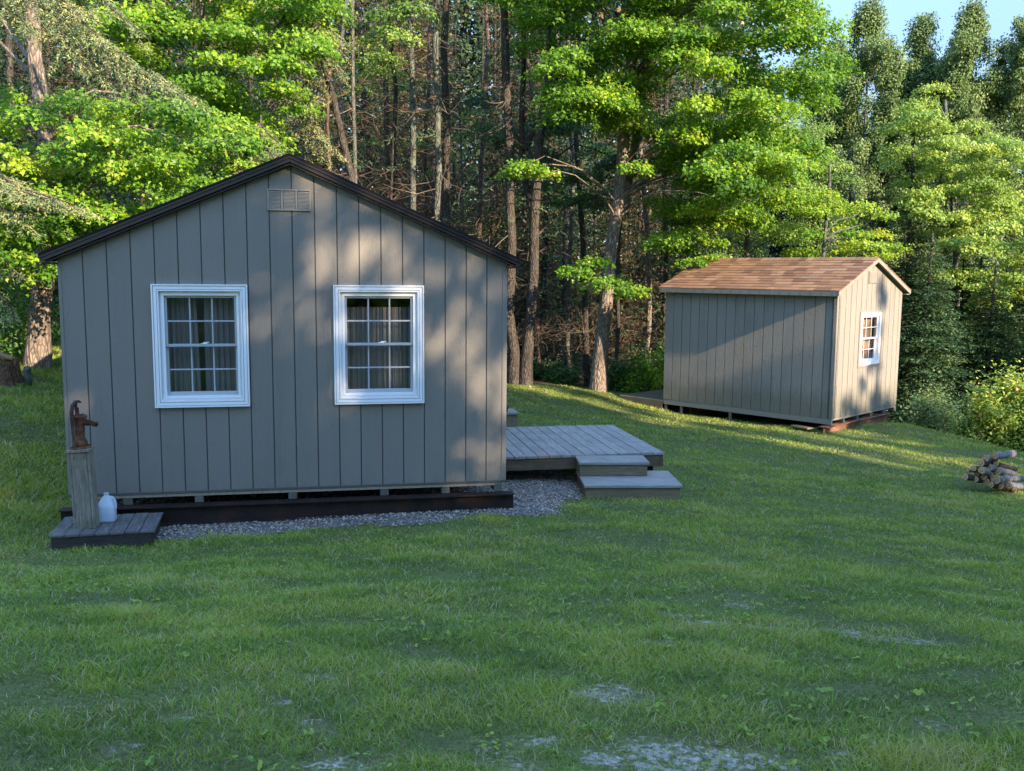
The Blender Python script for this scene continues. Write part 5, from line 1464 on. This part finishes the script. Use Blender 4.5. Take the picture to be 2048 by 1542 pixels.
poplar(304, 'poplar at the right edge whose top leaves the picture', 2042, 36, top_h(2042, -60, 36), 2.0)
poplar(305, 'low poplar filling the dip between the small and the twin-topped one', 1868, 39, top_h(1868, 100, 39), 1.7)
poplar(306, 'low poplar beneath the first gap of sky', 1775, 39, top_h(1775, 120, 39), 1.8)
poplar(307, 'low poplar beneath the sky gap beside the twin-topped one', 1975, 39, top_h(1975, 110, 39), 1.8)
poplar(308, 'poplar behind the right side of the big maple crown', 1650, 39, top_h(1650, 70, 39), 1.5)
poplar(309, 'poplar beyond the right end of the row', 2150, 37, top_h(2150, -30, 37), 2.0)

# ---- bushes and undergrowth ----
def bush(seed, label, c, rx, ry, h, mat, n_cl=60, leaf=(.04, .075), per=120, tint=.5, name='bush', cat='bush', group=None, shape=OVAL, upright=.4):
    rng = np.random.default_rng(seed); c = np.array(c); mb = MB(); Ps, Ns, Ts, tt = [], [], [], []
    for i in range(n_cl):
        u = rng.normal(0, 1, 3); u /= np.linalg.norm(u); u[2] = abs(u[2]); rr = rng.uniform(.45, 1)
        p = c+np.array([u[0]*rx*rr, u[1]*ry*rr, .05+u[2]*h*rr*(.85+.3*rng.random())])
        limb(mb, c+np.array([u[0]*rx*.1, u[1]*ry*.1, -.05]), p, .012, .003, rng, 4, .12, 4)
        R = rng.uniform(.10, .24)*max(rx, h)**.5; n = int(per*rng.uniform(.6, 1.2))
        q = rng.normal(0, 1, (n, 3))*R*np.array([.6, .6, .6+upright*.5]); Ps.append(p+q)
        Ns.append(unit(q)*.6+np.array([0, -.1, .6])+rng.normal(0, .5, (n, 3))); Ts.append(unit(q)+rng.normal(0, .6, (n, 3))+np.array([0, 0, upright*.4])); tt.append(np.clip(rng.normal(tint+rng.normal(0, .1), .2, n), 0, 1))
    P_ = np.concatenate(Ps); P_[:, 2] = np.maximum(P_[:, 2], ground(P_[:, 0], P_[:, 1])+.01)
    V = leaf_faces(P_, np.concatenate(Ns), np.concatenate(Ts), rng.uniform(leaf[0], leaf[1], len(P_)), shape)
    root = empty(name, tuple(c), label=label, cat=cat, group=group)
    t = mb.build('stems', BK['twig'], root); t.data.transform(Matrix.Translation(-Vector(c)))
    link_mesh('foliage', np_mesh('foliage', V-c, len(shape), np.concatenate(tt)), LM[mat], root)
def bpos(px, y, dz=0): return G(at(px, 800, y)[0], y, dz)
bush(401, 'large yellow-green leafy bush past the lawn edge at the right', bpos(2035, 17.4), .80, .75, 1.42, 'bush', 110, (.045, .08), 150, .55)
bush(402, 'second yellow-green bush running out of the picture on the right', bpos(2150, 16.6), .8, .8, 1.35, 'bush', 80, (.045, .08), 130, .5)
bush(403, 'small grey-green pointed shrub between the shed and the large bush', bpos(1868, 18.9), .42, .4, .95, 'poplar', 44, (.035, .06), 130, .85, upright=1.2)
bush(404, 'low green shrub at the foot of the large yellow-green bush', bpos(1950, 17.8), .4, .35, .4, 'light', 30, (.035, .06), 110, .35)
for i, (px, y, rx, h, mt, ti, lab) in enumerate([(1240, 22.3, .45, .75, 'maple_dark', .5, 'leafy undergrowth close right of the leaning maple trunk'), (1285, 21.9, .5, .8, 'maple', .45, 'brighter leafy undergrowth left of the shed deck'), (1330, 22.6, .5, 1.3, 'maple', .4, 'tall leafy undergrowth rising behind the left end of the shed'),
        (1130, 22.8, .5, .45, 'maple_dark', .6, 'low leafy plants left of the leaning maple trunk'), (1350, 23.5, .6, 2.2, 'maple_dark', .7, 'upright leafy shrub against the left wall of the shed'), (1085, 23.2, .4, .35, 'maple_dark', .7, 'sparse plants at the foot of the shaded maple'), (1262, 23.4, .6, 1.2, 'maple_dark', .35, 'dark undergrowth in the gap behind the leaning maple'),
        (1900, 20.5, .7, .9, 'hemlock', .6, 'dark undergrowth in the hollow between shed and bush'), (1830, 20.8, .6, .8, 'hemlock', .5, 'dark undergrowth right behind the rusty beam'), (25, 16.2, .7, 1.3, 'light', .35, 'leafy shrub behind the cut stump'), (-30, 14.6, .6, 1.2, 'maple_dark', .6, 'leafy shrub at the left picture edge by the stump'),
        (60, 17.5, .7, 1.6, 'maple_dark', .5, 'leafy shrub behind the thick lichen-spotted trunk')]):
    bush(420+i, lab, bpos(px, y), rx, rx*.8, h, mt, int(22+20*h), (.05, .10), 46, ti, name='shrub', cat='shrub', shape=OVAL, upright=.5)
# brush of dead twigs on the wood floor
for i, (px, y, w, lab) in enumerate([(1105, 23.6, 1.0, 'tangle of dead twigs in the dark gap left of the leaning maple'), (1190, 24.2, 1.0, 'tangle of dead twigs behind the leaning maple trunk'), (1290, 24.4, .9, 'tangle of dead twigs behind the undergrowth near the shed'), (900, 22.5, 1.4, 'dead brushwood showing above the right roof slope'), (760, 22.5, 1.4, 'dead brushwood showing above the roof, right of the peak'), (980, 22.6, 1.1, 'dead brushwood just past the right eave of the cabin'), (770, 23.6, 1.6, 'high tangle of grey dead twigs above the middle of the roof'), (900, 24.2, 1.6, 'high tangle of dead twigs between the straight trunks'), (985, 23.8, 1.3, 'high tangle of dead twigs around the long-limbed trunk'), (680, 22.4, 1.0, 'tangle of dead twigs beside the leaning spruce')]):
    rng = np.random.default_rng(500+i); mb = MB(); c = np.array(bpos(px, y)); hh = 1.9 if i < 3 else 4.2 if i < 6 else 7.6
    for k in range(150 if i < 6 else 330):
        a = c+np.array([rng.normal(0, w*.7), rng.normal(0, .5), rng.uniform(0, hh)]); dv = rng.normal(0, 1, 3); dv[2] *= .55; dv /= np.linalg.norm(dv); l = rng.uniform(.3, 1.0)
        limb(mb, a, a+dv*l, .008, .002, rng, 4, rng.uniform(-.15, .15), 3)
        for q in range(2):
            s = a+dv*l*rng.uniform(.2, .8); e = s+(dv+rng.normal(0, .8, 3))*l*.3; mb.tube([tuple(s), tuple(e)], [.004, .0015], 3, cap=False)
    o = mb.build('brushwood', BK['twig'] if i % 2 else BK['twig_dark'], None, label=lab, cat='brushwood', kind='stuff')

# ---- stump and split wood at the left ----
def stump():
    c = np.array(G(*at(6, 745, 12.9)[:2])); rng = np.random.default_rng(6)
    e = empty('stump', tuple(c), label='brown weathered tree stump at the left edge of the lawn', cat='stump')
    mb = MB(); seg = 22; vs = []
    prof = [(.30, -.05), (.26, .03), (.21, .12), (.195, .25), (.18, .33)]
    for r, z in prof:
        for k in range(seg):
            w = 6.283*k/seg; rr = r*(1+.12*math.sin(5*w)+.06*math.sin(11*w+1)+rng.normal(0, .02)); vs.append((rr*math.cos(w), rr*math.sin(w), z+(.03*math.sin(3*w) if z > .3 else 0)))
    mb.add(vs, [(i*seg+k, i*seg+(k+1) % seg, (i+1)*seg+(k+1) % seg, (i+1)*seg+k) for i in range(len(prof)-1) for k in range(seg)], smooth=True)
    mb.add(vs[-seg:], [list(range(seg))])
    mb.build('bark', bark_mat("stump_bark", [(.07, .04, .025), (.15, .085, .05), (.24, .15, .10)], 20), e)
    for (dx, dz, l, r, rz, ry, lab) in ((.0, .40, .30, .045, .2, .30, 'pale split log resting on top of the brown stump'), (-.16, .40, .30, .05, .9, -.1, 'pale split log lying behind the other one on the stump'), (.36, .10, .30, .05, 1.9, 1.1, 'grey broken branch leaning on the right side of the stump')):
        q = MB(); n = 5; P = [(-l/2+l*i/4, rng.normal(0, .006), rng.normal(0, .006)) for i in range(n)]
        q.tube(P, [r*.9, r, r*.96, r*.92, r*.8], 7)
        o = q.build('split_log', M['pale_wood'] if 'pale' in lab else BK['grey'], None, label=lab, cat='log'); o.location = tuple(c+np.array([dx, -.02, dz])); o.rotation_euler = (0, ry, rz)
stump()
# dried plant on the box step beyond the deck
mb = MB(); rng = np.random.default_rng(12); c0 = np.array([-.10, 14.12, -2.1])
for k in range(34):
    az = rng.uniform(0, 6.28); l = rng.uniform(.05, .13); limb(mb, c0+rng.normal(0, .02, 3)*[1, 1, 0], c0+np.array([math.cos(az)*l*.7, math.sin(az)*l*.7, l]), .006, .003, rng, 3, .1, 4)
mb.build('dried_plant', BK['grey'], None, label='small clump of dried grey stems on the box step beyond the deck', cat='plant')

# ---- the trees behind the camera that shade the lawn and dapple the cabin ----
def proto_shade(seed, loc, label, group, n=190, per=230):
    rng = np.random.default_rng(seed); mb = MB(); H = 10.0
    P = wobble_path(rng, [(0, 0, -.3), (0, 0, H*.5), (0, 0, H*.95)], 10, .03); trunk_tube(mb, P, .17, .03, 9, 1.3)
    sp = []
    for i in range(n):
        t = rng.uniform(.04, 1.0); w = 2.1*(1-max(0, (t-.6)/.4)**2.4)*(.75+.25*min(1, t*3)); az = rng.uniform(0, 6.28); rr = w*math.sqrt(rng.random())
        c = np.array([math.cos(az)*rr, math.sin(az)*rr, H*t-.35]); sp.append((c, rng.uniform(.55, .95))); limb(mb, path_at_z(P, max(.8, c[2]-rr*.5)), c, .03, .008, rng, 5, .1, 4)
    V, tt = crown_from(rng, sp, per, (.10, .17), MAPLE, dens=1, lsc=1)
    root = empty('maple_tree', loc, label=label, cat='tree', group=group)
    mb.build('trunk', BK['maple'], root); link_mesh('crown', np_mesh('crown', V, 6, tt), LM['maple'], root)
    return root
Hh = np.array([-SUN_H.x, -SUN_H.y]); Lh = np.array([SUN_H.y*-1, SUN_H.x])
SHG = 'maples behind the viewpoint shading the lawn'
SHL = 'leafy maple behind the viewpoint that shades the lawn'
def shade_pos(l, a): p = Hh*a+Lh*l; return G(p[0], p[1])
# lateral place, distance along the light, crown top (height above the camera)
SHADE = [(-9, -13, 12), (-6.2, -12.5, 12), (-3.4, -13.5, 12.5), (-.8, -12.6, 12.5), (1.0, -13.4, 12.5), (2.6, -12.4, 12.0), (3.4, -13.6, 8.9),
         (5.2, -13.5, 7.9, .8), (7.0, -14.4, 8.3, .8), (6.2, -12.6, 6.3, .7), (8.9, -13, 11.5), (10.2, -13.8, 13.2), (11.2, -12.6, 13.4), (11.4, -15.5, 14.2), (12.3, -14.0, 13.6, .45),
         (-7.5, -16, 13), (-4.5, -16.5, 13), (-1.8, -16.5, 13.6), (.6, -16.3, 13.6), (2.6, -17, 12.8), (9.2, -16.4, 12),
         (14.15, -13, 11.6, .22), (15.1, -13.4, 8.3, .14), (16.3, -14.5, 7.3, .7), (17.4, -13, 6.9, .8), (19.0, -15.0, 5.4, .9), (20.6, -13, 5.2), (21.6, -15.5, 5.8), (24, -13.5, 5.8)]
POROUS = [(4.7, -13.2, 11.0), (6.0, -14.6, 10.8), (7.1, -13.0, 10.0), (3.9, -17, 12.0), (17.0, -12.2, 9.0, .6), (18.4, -14.6, 5.8, .6), (5.4, -17, 12.0), (15.9, -15.5, 8.2, .8), (16.9, -15.8, 8.4, .7), (3.5, -14.8, 11.8, .8), (5.0, -15.6, 11.2, .8)]
def proto_thin():
    rng = np.random.default_rng(640); mb = MB(); H = 10.0
    P = wobble_path(rng, [(0, 0, -.3), (0, 0, H*.5), (0, 0, H*.97)], 10, .03); trunk_tube(mb, P, .10, .03, 8, 1.3); sp = []
    for i in range(74):
        t = rng.uniform(.12, 1.0); w = 1.9*(1-max(0, (t-.6)/.4)**2.4); az = rng.uniform(0, 6.28); rr = w*math.sqrt(rng.random())
        c = np.array([math.cos(az)*rr, math.sin(az)*rr, H*t-.2]); sp.append((c, rng.uniform(.24, .50))); limb(mb, path_at_z(P, max(.8, c[2]-rr*.5)), c, .022, .006, rng, 5, .1, 4)
    V, tt = crown_from(rng, sp, 230, (.09, .15), MAPLE, dens=1, lsc=1)
    l, a, top = POROUS[0]; g = shade_pos(l, a)
    root = empty('maple_tree', g, label='thin-crowned maple behind the viewpoint that dapples the walls', cat='tree', group='thin maples behind the viewpoint'); root.scale = (1, 1, (top-g[2])/10)
    mb.build('trunk', BK['maple'], root); link_mesh('crown', np_mesh('crown', V, 6, tt), LM['maple'], root)
    for i, (l, a, top, *ws) in enumerate(POROUS[1:]):
        g = shade_pos(l, a); copy_tree(root, g, 1.1+i*2.3, ws[0] if ws else 1.0, root['label'], root['group'], sz=(top-g[2])/10)
p0 = None
for i, (l, a, top, *ws) in enumerate(SHADE):
    g = shade_pos(l, a); sz = (top-g[2])/10.0
    if p0 is None:
        p0 = proto_shade(601, g, SHL, SHG); p0.scale = (1, 1, sz)
    else: copy_tree(p0, g, i*1.9, ws[0] if ws else 1.0, SHL, SHG, sz=sz)

proto_thin()
